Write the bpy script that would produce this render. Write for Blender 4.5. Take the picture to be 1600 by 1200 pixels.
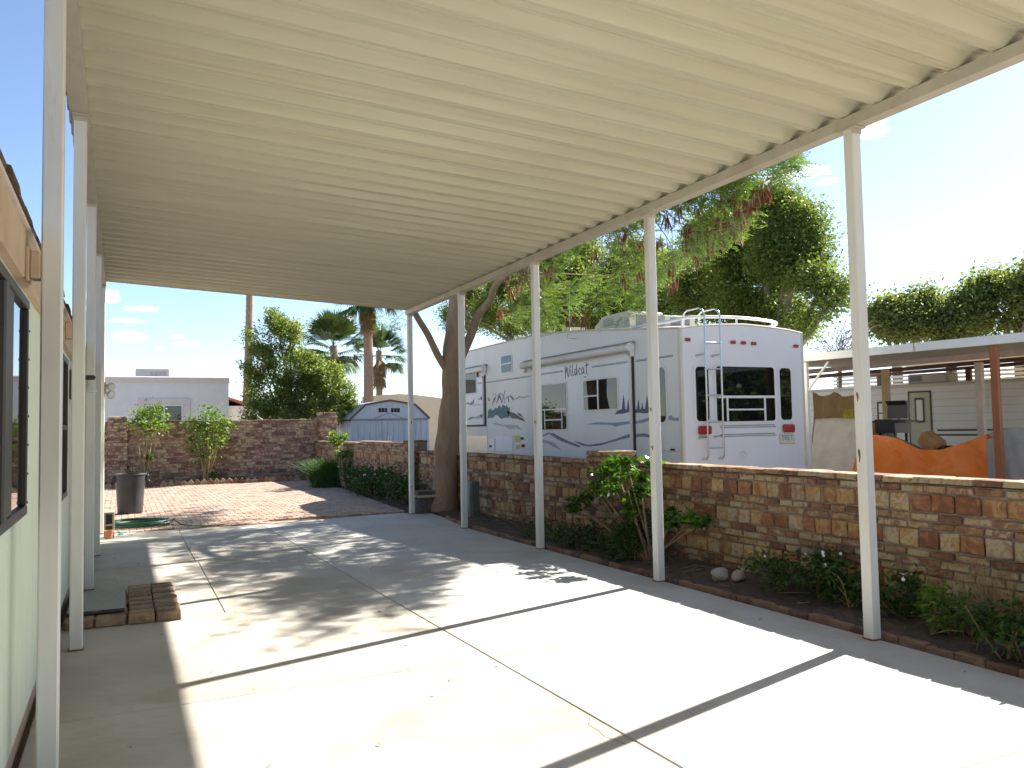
import bpy, math, random
import numpy as np
from mathutils import Vector, Matrix
R = math.radians
for o in list(bpy.data.objects): bpy.data.objects.remove(o)
scene = bpy.context.scene
col = scene.collection

# ------------------------------------------------------------------ camera
CAM = np.array([0.0, 0.0, 1.6]); FPX = 1284.2
YAW, PITCH, ROLL = 0.4437, 0.0529, -0.0189
def cam_basis(yaw, pitch, roll):
    cy, sy, cp, sp = math.cos(yaw), math.sin(yaw), math.cos(pitch), math.sin(pitch)
    f = np.array([sy*cp, cy*cp, sp]); r = np.array([cy, -sy, 0.0]); u = np.cross(r, f)
    cr, sr = math.cos(roll), math.sin(roll)
    return cr*r+sr*u, -sr*r+cr*u, f
CR, CU, CF = cam_basis(YAW, PITCH, ROLL)
cam = bpy.data.cameras.new('camera'); camo = bpy.data.objects.new('camera', cam); col.objects.link(camo)
cam.sensor_width = 36.0; cam.lens = FPX*36.0/1600.0; cam.clip_start = 0.05; cam.clip_end = 6000
camo.matrix_world = Matrix(((CR[0], CU[0], -CF[0], CAM[0]), (CR[1], CU[1], -CF[1], CAM[1]), (CR[2], CU[2], -CF[2], CAM[2]), (0, 0, 0, 1)))
scene.camera = camo
scene.render.resolution_x, scene.render.resolution_y = 1024, 768

# ------------------------------------------------------------------ light
SUN_EL = R(38.0); SUN_AZ = R(73.8)           # azimuth from +Y towards +X
SUN_DIR = Vector((math.sin(SUN_AZ)*math.cos(SUN_EL), math.cos(SUN_AZ)*math.cos(SUN_EL), math.sin(SUN_EL)))
sl = bpy.data.lights.new('sun', 'SUN'); sl.energy = 5.0; sl.angle = R(0.53); sl.color = (1.0, 0.95, 0.86)
so = bpy.data.objects.new('sun', sl); col.objects.link(so); so.location = SUN_DIR*60
so.rotation_euler = SUN_DIR.to_track_quat('Z', 'Y').to_euler()
world = bpy.data.worlds.new('World'); scene.world = world; world.use_nodes = True
SKY_STRENGTH = 0.082
scene.view_settings.view_transform = 'Standard'; scene.view_settings.look = 'None'
scene.view_settings.gamma = 1.0; scene.view_settings.use_curve_mapping = False
scene.view_settings.exposure = 1.6

def ray(x, y): return CF + CR*((x-800)/FPX) - CU*((y-600)/FPX)
def on_z(x, y, z=0.0): d = ray(x, y); return CAM + d*((z-CAM[2])/d[2])
def on_x(x, y, X): d = ray(x, y); return CAM + d*(X/d[0])
def on_y(x, y, Y): d = ray(x, y); return CAM + d*(Y/d[1])

def build_world():
    nt = world.node_tree; N = nt.nodes; L = nt.links; N.clear()
    out = N.new('ShaderNodeOutputWorld'); bg = N.new('ShaderNodeBackground'); bg.inputs[1].default_value = SKY_STRENGTH
    L.new(bg.outputs[0], out.inputs[0])
    sky = N.new('ShaderNodeTexSky'); sky.sky_type = 'NISHITA'; sky.sun_disc = False
    sky.sun_elevation = SUN_EL; sky.sun_rotation = SUN_AZ; sky.altitude = 40; sky.air_density = 0.8; sky.dust_density = 0.28; sky.ozone_density = 1.5
    tc = N.new('ShaderNodeTexCoord')
    nz = N.new('ShaderNodeTexNoise'); nz.inputs['Scale'].default_value = 46; nz.inputs['Detail'].default_value = 5
    mp = N.new('ShaderNodeMapping'); mp.inputs['Scale'].default_value = (1, 1, 3.0)
    L.new(tc.outputs['Generated'], mp.inputs[0]); L.new(mp.outputs[0], nz.inputs['Vector'])
    def math_(op, a, b=None, c=None):
        n = N.new('ShaderNodeMath'); n.operation = op
        for i, v in enumerate((a, b, c)):
            if v is None: continue
            if isinstance(v, (int, float)): n.inputs[i].default_value = v
            else: L.new(v, n.inputs[i])
        return n.outputs[0]
    tot = None
    clouds = [(224,482,34,8),(200,501,40,7),(202,526,40,13),(290,538,24,6),(281,526,14,4),(248,544,10,4),(170,463,20,18),(131,463,14,14),(131,481,10,6),(1240,272,60,20),(1362,203,34,20),(376,576,26,8),(545,497,14,6),(1292,284,30,9)]
    for (x, y, a, b) in clouds:
        d = ray(x, y); ln = np.linalg.norm(d); d = d/ln
        rt = np.cross(d, (0, 0, 1)); rt /= np.linalg.norm(rt); up = np.cross(rt, d)
        def dot(v, s):
            n = N.new('ShaderNodeVectorMath'); n.operation = 'DOT_PRODUCT'; L.new(tc.outputs['Generated'], n.inputs[0]); n.inputs[1].default_value = tuple(v/s); return n.outputs['Value']
        u = dot(rt, a*.8/FPX/ln); v = dot(up, b*.72/FPX/ln); w = dot(d, 1.0)
        r2 = math_('ADD', math_('MULTIPLY', u, u), math_('MULTIPLY', v, v))
        m = math_('SUBTRACT', 1.0, r2); m = math_('ADD', m, math_('MULTIPLY', math_('SUBTRACT', nz.outputs['Fac'], 0.5), 3.4))
        m = math_('MULTIPLY', math_('MAXIMUM', math_('MINIMUM', m, 1.0), 0.0), math_('GREATER_THAN', w, 0.5))
        tot = m if tot is None else math_('MAXIMUM', tot, m)
    mix = N.new('ShaderNodeMixRGB'); L.new(math_('MULTIPLY', tot, 0.75), mix.inputs[0]); L.new(sky.outputs[0], mix.inputs[1]); mix.inputs[2].default_value = (9.5, 9.4, 9.3, 1)
    L.new(mix.outputs[0], bg.inputs[0])
build_world()

# ------------------------------------------------------------------ materials
MATS = {}; ORG = {}
class NB:
    """small node-building helper"""
    def __init__(s, name):
        s.m = bpy.data.materials.new(name); s.m.use_nodes = True; s.nt = s.m.node_tree; s.N = s.nt.nodes; s.L = s.nt.links; s.N.clear()
        s.out = s.N.new('ShaderNodeOutputMaterial'); s.p = s.N.new('ShaderNodeBsdfPrincipled'); s.L.new(s.p.outputs[0], s.out.inputs[0])
        MATS[name] = s.m
    def n(s, t, **kw):
        n = s.N.new('ShaderNode'+t)
        for k, v in kw.items(): setattr(n, k, v)
        return n
    def link(s, a, b): s.L.new(a, b)
    def pos(s, scale=(1, 1, 1), obj=False, offs=None):
        mp = s.n('Mapping'); mp.inputs['Scale'].default_value = scale
        if obj: src = s.n('TexCoord').outputs['Object']
        else: src = s.n('NewGeometry').outputs['Position']
        if offs is not None:
            a = s.n('VectorMath', operation='ADD'); s.link(src, a.inputs[0]); s.link(offs, a.inputs[1]); src = a.outputs[0]
        s.link(src, mp.inputs[0]); return mp.outputs[0]
    def noise(s, vec, scale, detail=4, rough=0.55, dist=0.0):
        n = s.n('TexNoise'); n.inputs['Scale'].default_value = scale; n.inputs['Detail'].default_value = detail
        n.inputs['Roughness'].default_value = rough; n.inputs['Distortion'].default_value = dist
        s.link(vec, n.inputs['Vector']); return n.outputs['Fac']
    def ramp(s, fac, stops):
        r = s.n('ValToRGB'); cr = r.color_ramp
        while len(cr.elements) < len(stops): cr.elements.new(0.5)
        for e, (p, c) in zip(cr.elements, stops): e.position = p; e.color = (c[0], c[1], c[2], 1) if not isinstance(c, (int, float)) else (c, c, c, 1)
        s.link(fac, r.inputs[0]); return r.outputs[0]
    def mix(s, fac, a, b, mode='MIX'):
        m = s.n('MixRGB', blend_type=mode)
        for i, v in ((0, fac), (1, a), (2, b)):
            if isinstance(v, (int, float)): m.inputs[i].default_value = v if i == 0 else (v, v, v, 1)
            elif isinstance(v, tuple): m.inputs[i].default_value = (v[0], v[1], v[2], 1)
            else: s.link(v, m.inputs[i])
        return m.outputs[0]
    def math(s, op, a, b=None):
        m = s.n('Math', operation=op)
        for i, v in enumerate((a, b)):
            if v is None: continue
            if isinstance(v, (int, float)): m.inputs[i].default_value = v
            else: s.link(v, m.inputs[i])
        return m.outputs[0]
    def rnd(s):
        a = s.n('ObjectInfo').outputs['Random']; b = s.n('NewGeometry').outputs['Random Per Island']
        return s.math('FRACT', s.math('ADD', s.math('MULTIPLY', a, 7.31), b))
    def base(s, c):
        if isinstance(c, tuple): s.p.inputs['Base Color'].default_value = (c[0], c[1], c[2], 1)
        else: s.link(c, s.p.inputs['Base Color'])
    def rough(s, r):
        if isinstance(r, (int, float)): s.p.inputs['Roughness'].default_value = r
        else: s.link(r, s.p.inputs['Roughness'])
    def bump(s, h, strength=0.3, dist=0.01):
        b = s.n('Bump'); b.inputs['Strength'].default_value = strength; b.inputs['Distance'].default_value = dist
        s.link(h, b.inputs['Height']); s.link(b.outputs[0], s.p.inputs['Normal'])

def simple(name, c, rough=0.5, metal=0.0, var=0.08, scale=6.0, bump=0.0, stretch=(1, 1, 1), dirt=None, dirt_amt=0.5):
    b = NB(name); v = b.pos(stretch); f = b.noise(v, scale, 5, 0.6)
    c2 = b.ramp(f, [(0.3, tuple(x*(1-var) for x in c)), (0.7, tuple(min(1, x*(1+var)) for x in c))])
    if dirt is not None:
        g = b.noise(b.pos(stretch), scale*0.37, 6, 0.7, 0.4); g = b.ramp(g, [(0.52, 0.0), (0.72, dirt_amt)])
        c2 = b.mix(g, c2, dirt)
    b.base(c2); b.rough(rough); b.p.inputs['Metallic'].default_value = metal
    if bump > 0: b.bump(b.noise(v, scale*6, 4, 0.6), bump, 0.01)
    return b.m

def leafmat(name, cols, trans=0.4, rough=0.45, spec=0.4):
    b = NB(name); r = b.rnd(); n = b.noise(b.pos(), 1.3, 2)
    f = b.math('ADD', b.math('MULTIPLY', r, 0.7), b.math('MULTIPLY', n, 0.4)); k = len(cols)
    c = b.ramp(f, [(0.1+0.8*i/max(1, k-1), cc) for i, cc in enumerate(cols)])
    b.base(c); b.rough(rough); b.p.inputs['Specular IOR Level'].default_value = spec
    t = b.n('BsdfTranslucent'); b.link(b.mix(1.0, c, (1.0, 1.0, 0.45), 'MULTIPLY'), t.inputs[0])
    mx = b.n('MixShader'); mx.inputs[0].default_value = trans
    b.link(b.p.outputs[0], mx.inputs[1]); b.link(t.outputs[0], mx.inputs[2]); b.link(mx.outputs[0], b.out.inputs[0])
    return b.m

def build_materials():
    # concrete slab
    b = NB('concrete'); v = b.pos()
    f = b.noise(v, 0.9, 6, 0.6, 0.3); c = b.ramp(f, [(0.30, (0.40, 0.36, 0.30)), (0.48, (0.50, 0.47, 0.42)), (0.7, (0.55, 0.53, 0.49))])
    st = b.ramp(b.noise(b.pos((1, 1, 1)), 0.55, 7, 0.72, 1.2), [(0.50, 0.0), (0.68, 0.75)]); c = b.mix(st, c, (0.38, 0.30, 0.20))
    wt = b.ramp(b.noise(b.pos((1.6, 0.35, 1)), 1.5, 6, 0.7, 0.8), [(0.55, 0.0), (0.70, 0.5)]); c = b.mix(wt, c, (0.34, 0.31, 0.27))
    dr = b.ramp(b.noise(v, 6.5, 3, 0.5, 0.3), [(0.72, 0.0), (0.77, 0.55)]); c = b.mix(dr, c, (0.25, 0.21, 0.17))
    sp = b.ramp(b.noise(v, 55, 2, 0.5), [(0.70, 0.0), (0.76, 0.6)]); c = b.mix(sp, c, (0.22, 0.19, 0.16))
    fine = b.noise(v, 140, 3, 0.6); c = b.mix(0.22, c, b.ramp(fine, [(0.3, 0.3), (0.7, 0.62)]))
    b.base(c); b.rough(0.75); b.bump(b.math('ADD', b.noise(v, 90, 4, 0.7), b.math('MULTIPLY', b.noise(v, 4, 3), 1.5)), 0.18, 0.006)
    b = NB('concrete_warm'); v = b.pos()
    c = b.ramp(b.noise(v, 0.9, 6, 0.6, 0.3), [(0.30, (0.36, 0.315, 0.25)), (0.48, (0.46, 0.42, 0.35)), (0.7, (0.53, 0.50, 0.44))])
    st = b.ramp(b.noise(v, 0.75, 7, 0.72, 1.4), [(0.47, 0.0), (0.64, 0.8)]); c = b.mix(st, c, (0.36, 0.285, 0.185))
    dr = b.ramp(b.noise(v, 5.0, 3, 0.5, 0.3), [(0.70, 0.0), (0.77, 0.5)]); c = b.mix(dr, c, (0.24, 0.20, 0.155))
    sp = b.ramp(b.noise(v, 55, 2, 0.5), [(0.70, 0.0), (0.76, 0.6)]); c = b.mix(sp, c, (0.22, 0.19, 0.16)); c = b.mix(0.22, c, b.ramp(b.noise(v, 140, 3, 0.6), [(0.3, 0.3), (0.7, 0.6)]))
    b.base(c); b.rough(0.75); b.bump(b.math('ADD', b.noise(v, 90, 4, 0.7), b.math('MULTIPLY', b.noise(v, 4, 3), 1.5)), 0.18, 0.006)
    # carport roof sheet
    b = NB('cream_metal'); v = b.pos((0.35, 5.0, 1.0))
    c = b.ramp(b.noise(v, 2.0, 5, 0.6), [(0.3, (0.52, 0.51, 0.385)), (0.7, (0.60, 0.59, 0.46))])
    s1 = b.ramp(b.noise(b.pos((0.16, 9.0, 1.0)), 1.7, 5, 0.65, 0.2), [(0.54, 0.0), (0.72, 0.6)]); c = b.mix(s1, c, (0.42, 0.34, 0.20))
    s2 = b.ramp(b.noise(b.pos((0.5, 3.0, 1.0)), 2.3, 6, 0.7, 0.6), [(0.60, 0.0), (0.78, 0.5)]); c = b.mix(s2, c, (0.36, 0.31, 0.22))
    c = b.mix(b.ramp(b.rnd(), [(0.0, 0.0), (1.0, 0.3)]), c, (0.47, 0.44, 0.34))
    b.base(c); b.rough(0.42); b.bump(b.noise(b.pos((0.6, 2, 1)), 3.0, 3), 0.12, 0.01)
    # white painted steel of the posts
    b = NB('white_post_paint'); v = b.pos((1, 1, 0.25))
    c = b.ramp(b.noise(v, 5, 5), [(0.3, (0.66, 0.64, 0.59)), (0.7, (0.75, 0.74, 0.70))])
    g = b.ramp(b.noise(b.pos((6, 6, 0.5)), 1.6, 6, 0.7, 0.4), [(0.57, 0.0), (0.74, 0.55)]); c = b.mix(g, c, (0.46, 0.36, 0.20))
    b.base(c); b.rough(0.5); b.bump(b.noise(v, 30, 3), 0.1, 0.003)
    simple('beam_paint', (0.50, 0.475, 0.40), 0.5, var=0.08, scale=4, dirt=(0.36, 0.24, 0.12), dirt_amt=0.5)
    simple('rust', (0.22, 0.10, 0.05), 0.8, var=0.3, scale=30)
    # siding
    b = NB('green_siding'); v = b.pos((6, 6, 0.5))
    c = b.ramp(b.noise(v, 3, 5), [(0.3, (0.64, 0.71, 0.57)), (0.7, (0.72, 0.78, 0.64))])
    g = b.ramp(b.noise(b.pos((8, 8, 0.6)), 2, 6, 0.7), [(0.55, 0), (0.75, 0.35)]); c = b.mix(g, c, (0.45, 0.42, 0.32))
    b.base(c); b.rough(0.62); b.bump(b.noise(b.pos((30, 30, 1.2)), 3, 4), 0.25, 0.004)
    simple('tan_fascia', (0.52, 0.39, 0.27), 0.7, var=0.10, scale=5, dirt=(0.3, 0.18, 0.10))
    simple('shingle', (0.11, 0.075, 0.055), 0.9, var=0.4, scale=25, bump=0.5)
    simple('dark_frame', (0.045, 0.040, 0.036), 0.45, var=0.15)
    simple('blind', (0.16, 0.16, 0.14), 0.6)
    b = NB('window_glass'); b.base((0.012, 0.014, 0.016)); b.rough(0.02); b.p.inputs['IOR'].default_value = 1.75
    b.bump(b.noise(b.pos(), 2.0, 2), 0.02, 0.02)
    b = NB('vehicle_glass'); b.base((0.006, 0.007, 0.008)); b.rough(0.02); b.p.inputs['IOR'].default_value = 1.7
    b = NB('tinted_glass'); b.base((0.006, 0.007, 0.008)); b.rough(0.02); b.p.inputs['IOR'].default_value = 1.55
    # sandstone bricks and stones
    def stone(name, stops, mscale):
        b = NB(name); r = b.rnd(); cmb = b.n('CombineXYZ')
        b.link(b.math('MULTIPLY', r, 37.0), cmb.inputs[0]); b.link(b.math('MULTIPLY', r, 91.0), cmb.inputs[1]); b.link(b.math('MULTIPLY', r, 17.0), cmb.inputs[2])
        v = b.pos((1, 1, 1), offs=cmb.outputs[0]); f = b.noise(v, mscale, 3, 0.5, 1.2)
        f2 = b.math('ADD', b.math('MULTIPLY', f, 0.95), b.math('MULTIPLY', b.math('SUBTRACT', r, 0.5), 0.55))
        c = b.ramp(f2, stops); g = b.ramp(b.noise(v, 45, 4, 0.7), [(0.55, 0.0), (0.72, 0.5)]); c = b.mix(g, c, (0.20, 0.13, 0.09))
        lt = b.ramp(b.noise(b.pos((0.6, 0.6, 2.0)), 9, 4, 0.6), [(0.58, 0), (0.75, 0.35)]); c = b.mix(lt, c, (0.50, 0.42, 0.33))
        c = b.mix(1.0, c, (0.84, 0.80, 0.72), 'MULTIPLY') if name in ('sandstone', 'thin_brick') else c
        b.base(c); b.rough(0.88); b.bump(b.math('ADD', b.noise(v, 60, 5, 0.7), b.math('MULTIPLY', f, 0.6)), 0.55, 0.012)
    stone('sandstone', [(0.2, (0.20, 0.085, 0.045)), (0.36, (0.33, 0.15, 0.08)), (0.46, (0.41, 0.22, 0.11)), (0.55, (0.50, 0.36, 0.15)), (0.60, (0.40, 0.21, 0.12)), (0.66, (0.53, 0.43, 0.27)), (0.74, (0.48, 0.40, 0.32)), (0.86, (0.33, 0.17, 0.11))], 9.0)
    stone('thin_brick', [(0.2, (0.17, 0.085, 0.055)), (0.38, (0.30, 0.155, 0.09)), (0.50, (0.38, 0.225, 0.13)), (0.58, (0.46, 0.34, 0.20)), (0.70, (0.50, 0.41, 0.30)), (0.82, (0.28, 0.15, 0.10))], 12.0)
    stone('edging_brick', [(0.2, (0.13, 0.065, 0.045)), (0.42, (0.21, 0.11, 0.075)), (0.6, (0.27, 0.16, 0.10)), (0.8, (0.20, 0.13, 0.09))], 8.0)
    stone('far_stone', [(0.2, (0.15, 0.08, 0.06)), (0.38, (0.27, 0.15, 0.105)), (0.48, (0.39, 0.28, 0.17)), (0.57, (0.50, 0.42, 0.27)), (0.66, (0.33, 0.20, 0.14)), (0.82, (0.22, 0.135, 0.11))], 6.0)
    stone('paver', [(0.16, (0.34, 0.21, 0.15)), (0.42, (0.42, 0.28, 0.20)), (0.62, (0.47, 0.34, 0.26)), (0.85, (0.38, 0.30, 0.25))], 5.0)
    stone('step_brick', [(0.16, (0.17, 0.10, 0.065)), (0.42, (0.28, 0.18, 0.115)), (0.6, (0.38, 0.27, 0.175)), (0.8, (0.25, 0.16, 0.11))], 9.0)
    simple('mortar', (0.25, 0.205, 0.165), 0.95, var=0.2, scale=18, bump=0.5, dirt=(0.15, 0.10, 0.075))
    simple('soil', (0.085, 0.060, 0.042), 1.0, var=0.45, scale=16, bump=0.9, dirt=(0.16, 0.12, 0.09))
    simple('sand_joint', (0.30, 0.22, 0.16), 1.0, var=0.25, scale=12, bump=0.5)
    simple('desert_ground', (0.36, 0.29, 0.21), 1.0, var=0.2, scale=1.2, bump=0.4, dirt=(0.27, 0.21, 0.15))
    simple('asphalt', (0.06, 0.058, 0.055), 0.9, var=0.25, scale=20, bump=0.4)
    simple('white_stucco', (0.77, 0.74, 0.725), 0.9, var=0.05, scale=3, bump=0.3)
    simple('pink_trim', (0.70, 0.62, 0.585), 0.9, var=0.05, scale=3)
    simple('beige_stucco', (0.60, 0.53, 0.41), 0.9, var=0.05, scale=2)
    simple('red_tile', (0.33, 0.09, 0.055), 0.8, var=0.2, scale=8)
    simple('grey_metal', (0.30, 0.32, 0.32), 0.55, var=0.1)
    simple('blue_shed', (0.44, 0.50, 0.58), 0.55, var=0.08, scale=5, stretch=(4, 4, 0.6), dirt=(0.24, 0.27, 0.31), dirt_amt=0.6)
    simple('brown_trim', (0.13, 0.065, 0.045), 0.6, var=0.15)
    simple('rv_white', (0.76, 0.755, 0.76), 0.30, var=0.03, scale=2.2, stretch=(1, 1, 0.22), dirt=(0.60, 0.57, 0.50), dirt_amt=0.35)
    simple('rv_cream', (0.70, 0.68, 0.63), 0.35, var=0.03, scale=1.2, stretch=(1, 1, 0.4), dirt=(0.48, 0.43, 0.34), dirt_amt=0.35)
    simple('rv_roof', (0.60, 0.53, 0.42), 0.7, var=0.1)
    simple('black_seal', (0.018, 0.017, 0.017), 0.6)
    simple('chrome', (0.62, 0.62, 0.63), 0.28, metal=0.9, var=0.03)
    simple('awning_fabric', (0.66, 0.65, 0.62), 0.6, var=0.04, scale=3, dirt=(0.40, 0.34, 0.25))
    simple('awning_brown', (0.34, 0.26, 0.18), 0.8, var=0.2, scale=8)
    simple('print_navy', (0.075, 0.08, 0.13), 0.5, var=0.2, scale=14)
    simple('print_grey', (0.18, 0.19, 0.23), 0.5, var=0.25, scale=10)
    simple('print_pale', (0.40, 0.40, 0.42), 0.5, var=0.1, scale=10)
    simple('print_teal', (0.06, 0.14, 0.16), 0.5, var=0.3, scale=18)
    simple('print_blue', (0.24, 0.30, 0.42), 0.5, var=0.2, scale=8)
    simple('print_brown', (0.12, 0.09, 0.085), 0.5, var=0.4, scale=18)
    b = NB('red_lens'); b.base((0.36, 0.012, 0.018)); b.rough(0.15)
    b.bump(b.n('TexWave').outputs['Fac'], 0.1, 0.005)
    simple('plate_white', (0.66, 0.62, 0.48), 0.45, var=0.05)
    simple('plate_frame', (0.50, 0.40, 0.18), 0.5)
    simple('plate_blue', (0.10, 0.24, 0.34), 0.5)
    simple('yellow_label', (0.50, 0.45, 0.20), 0.5, var=0.2, scale=40)
    simple('rubber', (0.025, 0.025, 0.025), 0.8, var=0.3)
    simple('can_plastic', (0.045, 0.045, 0.05), 0.42, var=0.15, scale=5, dirt=(0.10, 0.09, 0.08), dirt_amt=0.25)
    simple('hose_green', (0.012, 0.075, 0.045), 0.4, var=0.2)
    simple('hose_teal', (0.03, 0.30, 0.28), 0.4)
    simple('cinder', (0.36, 0.33, 0.29), 0.95, var=0.15, scale=30, bump=0.6)
    simple('terracotta', (0.40, 0.16, 0.08), 0.8, var=0.15)
    simple('mat_grey', (0.36, 0.355, 0.33), 0.95, var=0.15, scale=30, bump=0.4)
    simple('mat_black', (0.02, 0.02, 0.02), 0.9)
    simple('mat_red', (0.25, 0.03, 0.03), 0.9)
    simple('lamp_glass', (0.62, 0.62, 0.58), 0.15, var=0.03)
    simple('lamp_grey', (0.22, 0.22, 0.23), 0.45)
    simple('planter_wood', (0.12, 0.10, 0.085), 0.85, var=0.3, scale=10)
    simple('pedestal_green', (0.10, 0.12, 0.11), 0.6, var=0.15)
    simple('pedestal_label', (0.20, 0.24, 0.25), 0.6, var=0.1)
    simple('rock', (0.38, 0.33, 0.28), 0.95, var=0.3, scale=10, bump=0.8)
    simple('lumber', (0.55, 0.42, 0.26), 0.8, var=0.15, scale=10)
    b = NB('orange_tarp'); v = b.pos((1, 1, 1.6)); b.base(b.ramp(b.noise(v, 2, 5), [(0.3, (0.72, 0.16, 0.012)), (0.7, (0.86, 0.23, 0.03))])); b.rough(0.5); b.bump(b.noise(b.pos((1.2, 1.2, 1.2)), 2.2, 2, 0.5, 0.8), 0.5, 0.12)
    simple('canvas_tarp', (0.58, 0.54, 0.46), 0.85, var=0.10, scale=4, dirt=(0.33, 0.28, 0.22))
    simple('tan_cloth', (0.42, 0.28, 0.14), 0.85, var=0.15, scale=4)
    simple('grey_tarp', (0.37, 0.35, 0.32), 0.8, var=0.15, scale=3, dirt=(0.24, 0.20, 0.16))
    simple('yellow_cloth', (0.50, 0.38, 0.05), 0.8, var=0.3, scale=8)
    simple('grill_black', (0.025, 0.026, 0.028), 0.4, var=0.2)
    simple('carport_white', (0.80, 0.79, 0.74), 0.5, var=0.06, scale=3, dirt=(0.45, 0.34, 0.22), dirt_amt=0.3)
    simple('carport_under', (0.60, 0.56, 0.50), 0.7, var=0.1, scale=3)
    simple('brown_post', (0.30, 0.10, 0.035), 0.6, var=0.15, scale=6, stretch=(6, 6, 0.6))
    simple('tan_post', (0.50, 0.38, 0.22), 0.7, var=0.1)
    simple('pale_post', (0.58, 0.50, 0.46), 0.7, var=0.1)
    simple('trailer_white', (0.80, 0.80, 0.77), 0.45, var=0.04, scale=2)
    simple('trailer_brown', (0.10, 0.075, 0.06), 0.6)
    simple('door_cream', (0.50, 0.51, 0.38), 0.5)
    simple('ac_beige', (0.62, 0.58, 0.48), 0.5, var=0.06)
    simple('foam_brown', (0.36, 0.19, 0.08), 0.9, var=0.2, scale=8)
    simple('blue_plastic', (0.03, 0.05, 0.22), 0.5)
    # bark
    def bark(name, a, c2, sc=6):
        b = NB(name); v = b.pos((2.5, 2.5, 0.6)); f = b.noise(v, sc, 6, 0.65, 0.5)
        b.base(b.ramp(f, [(0.3, a), (0.7, c2)])); b.rough(0.9); b.bump(b.noise(v, sc*2.5, 5, 0.7), 0.6, 0.03)
    bark('bark_tan', (0.22, 0.14, 0.085), (0.36, 0.25, 0.16), 3)
    bark('bark_grey', (0.16, 0.13, 0.10), (0.33, 0.29, 0.24))
    bark('palm_bark', (0.18, 0.12, 0.085), (0.36, 0.26, 0.19), 9)
    simple('thatch', (0.28, 0.18, 0.095), 0.95, var=0.35, scale=14)
    simple('dry_stem', (0.27, 0.20, 0.11), 0.9, var=0.3, scale=12)
    simple('petal_white', (0.80, 0.80, 0.80), 0.6)
    leafmat('leaf_feather', [(0.08, 0.16, 0.02), (0.12, 0.22, 0.03), (0.20, 0.27, 0.045)], 0.5)
    leafmat('pod_red', [(0.14, 0.03, 0.015), (0.20, 0.045, 0.02), (0.22, 0.06, 0.03), (0.42, 0.34, 0.26)], 0.2)
    leafmat('leaf_dark', [(0.09, 0.15, 0.035), (0.14, 0.205, 0.05), (0.25, 0.29, 0.095)], 0.6)
    leafmat('leaf_citrus', [(0.13, 0.20, 0.05), (0.19, 0.26, 0.07), (0.29, 0.33, 0.12)], 0.6, 0.4, 0.4)
    leafmat('leaf_shrub', [(0.08, 0.16, 0.02), (0.14, 0.25, 0.035), (0.22, 0.31, 0.055)], 0.52)
    leafmat('leaf_gloss', [(0.035, 0.10, 0.012), (0.06, 0.15, 0.015), (0.14, 0.24, 0.02)], 0.38, 0.22, 0.6)
    leafmat('leaf_bed', [(0.03, 0.075, 0.018), (0.05, 0.11, 0.022), (0.09, 0.15, 0.03)], 0.35)
    leafmat('grass_blade', [(0.022, 0.06, 0.012), (0.04, 0.11, 0.018), (0.08, 0.17, 0.025)], 0.35)
    leafmat('leaf_palm', [(0.03, 0.065, 0.02), (0.05, 0.10, 0.025), (0.10, 0.14, 0.035)], 0.25)
    leafmat('leaf_far', [(0.14, 0.19, 0.07), (0.20, 0.25, 0.09), (0.27, 0.31, 0.13)], 0.6)
build_materials()

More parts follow.
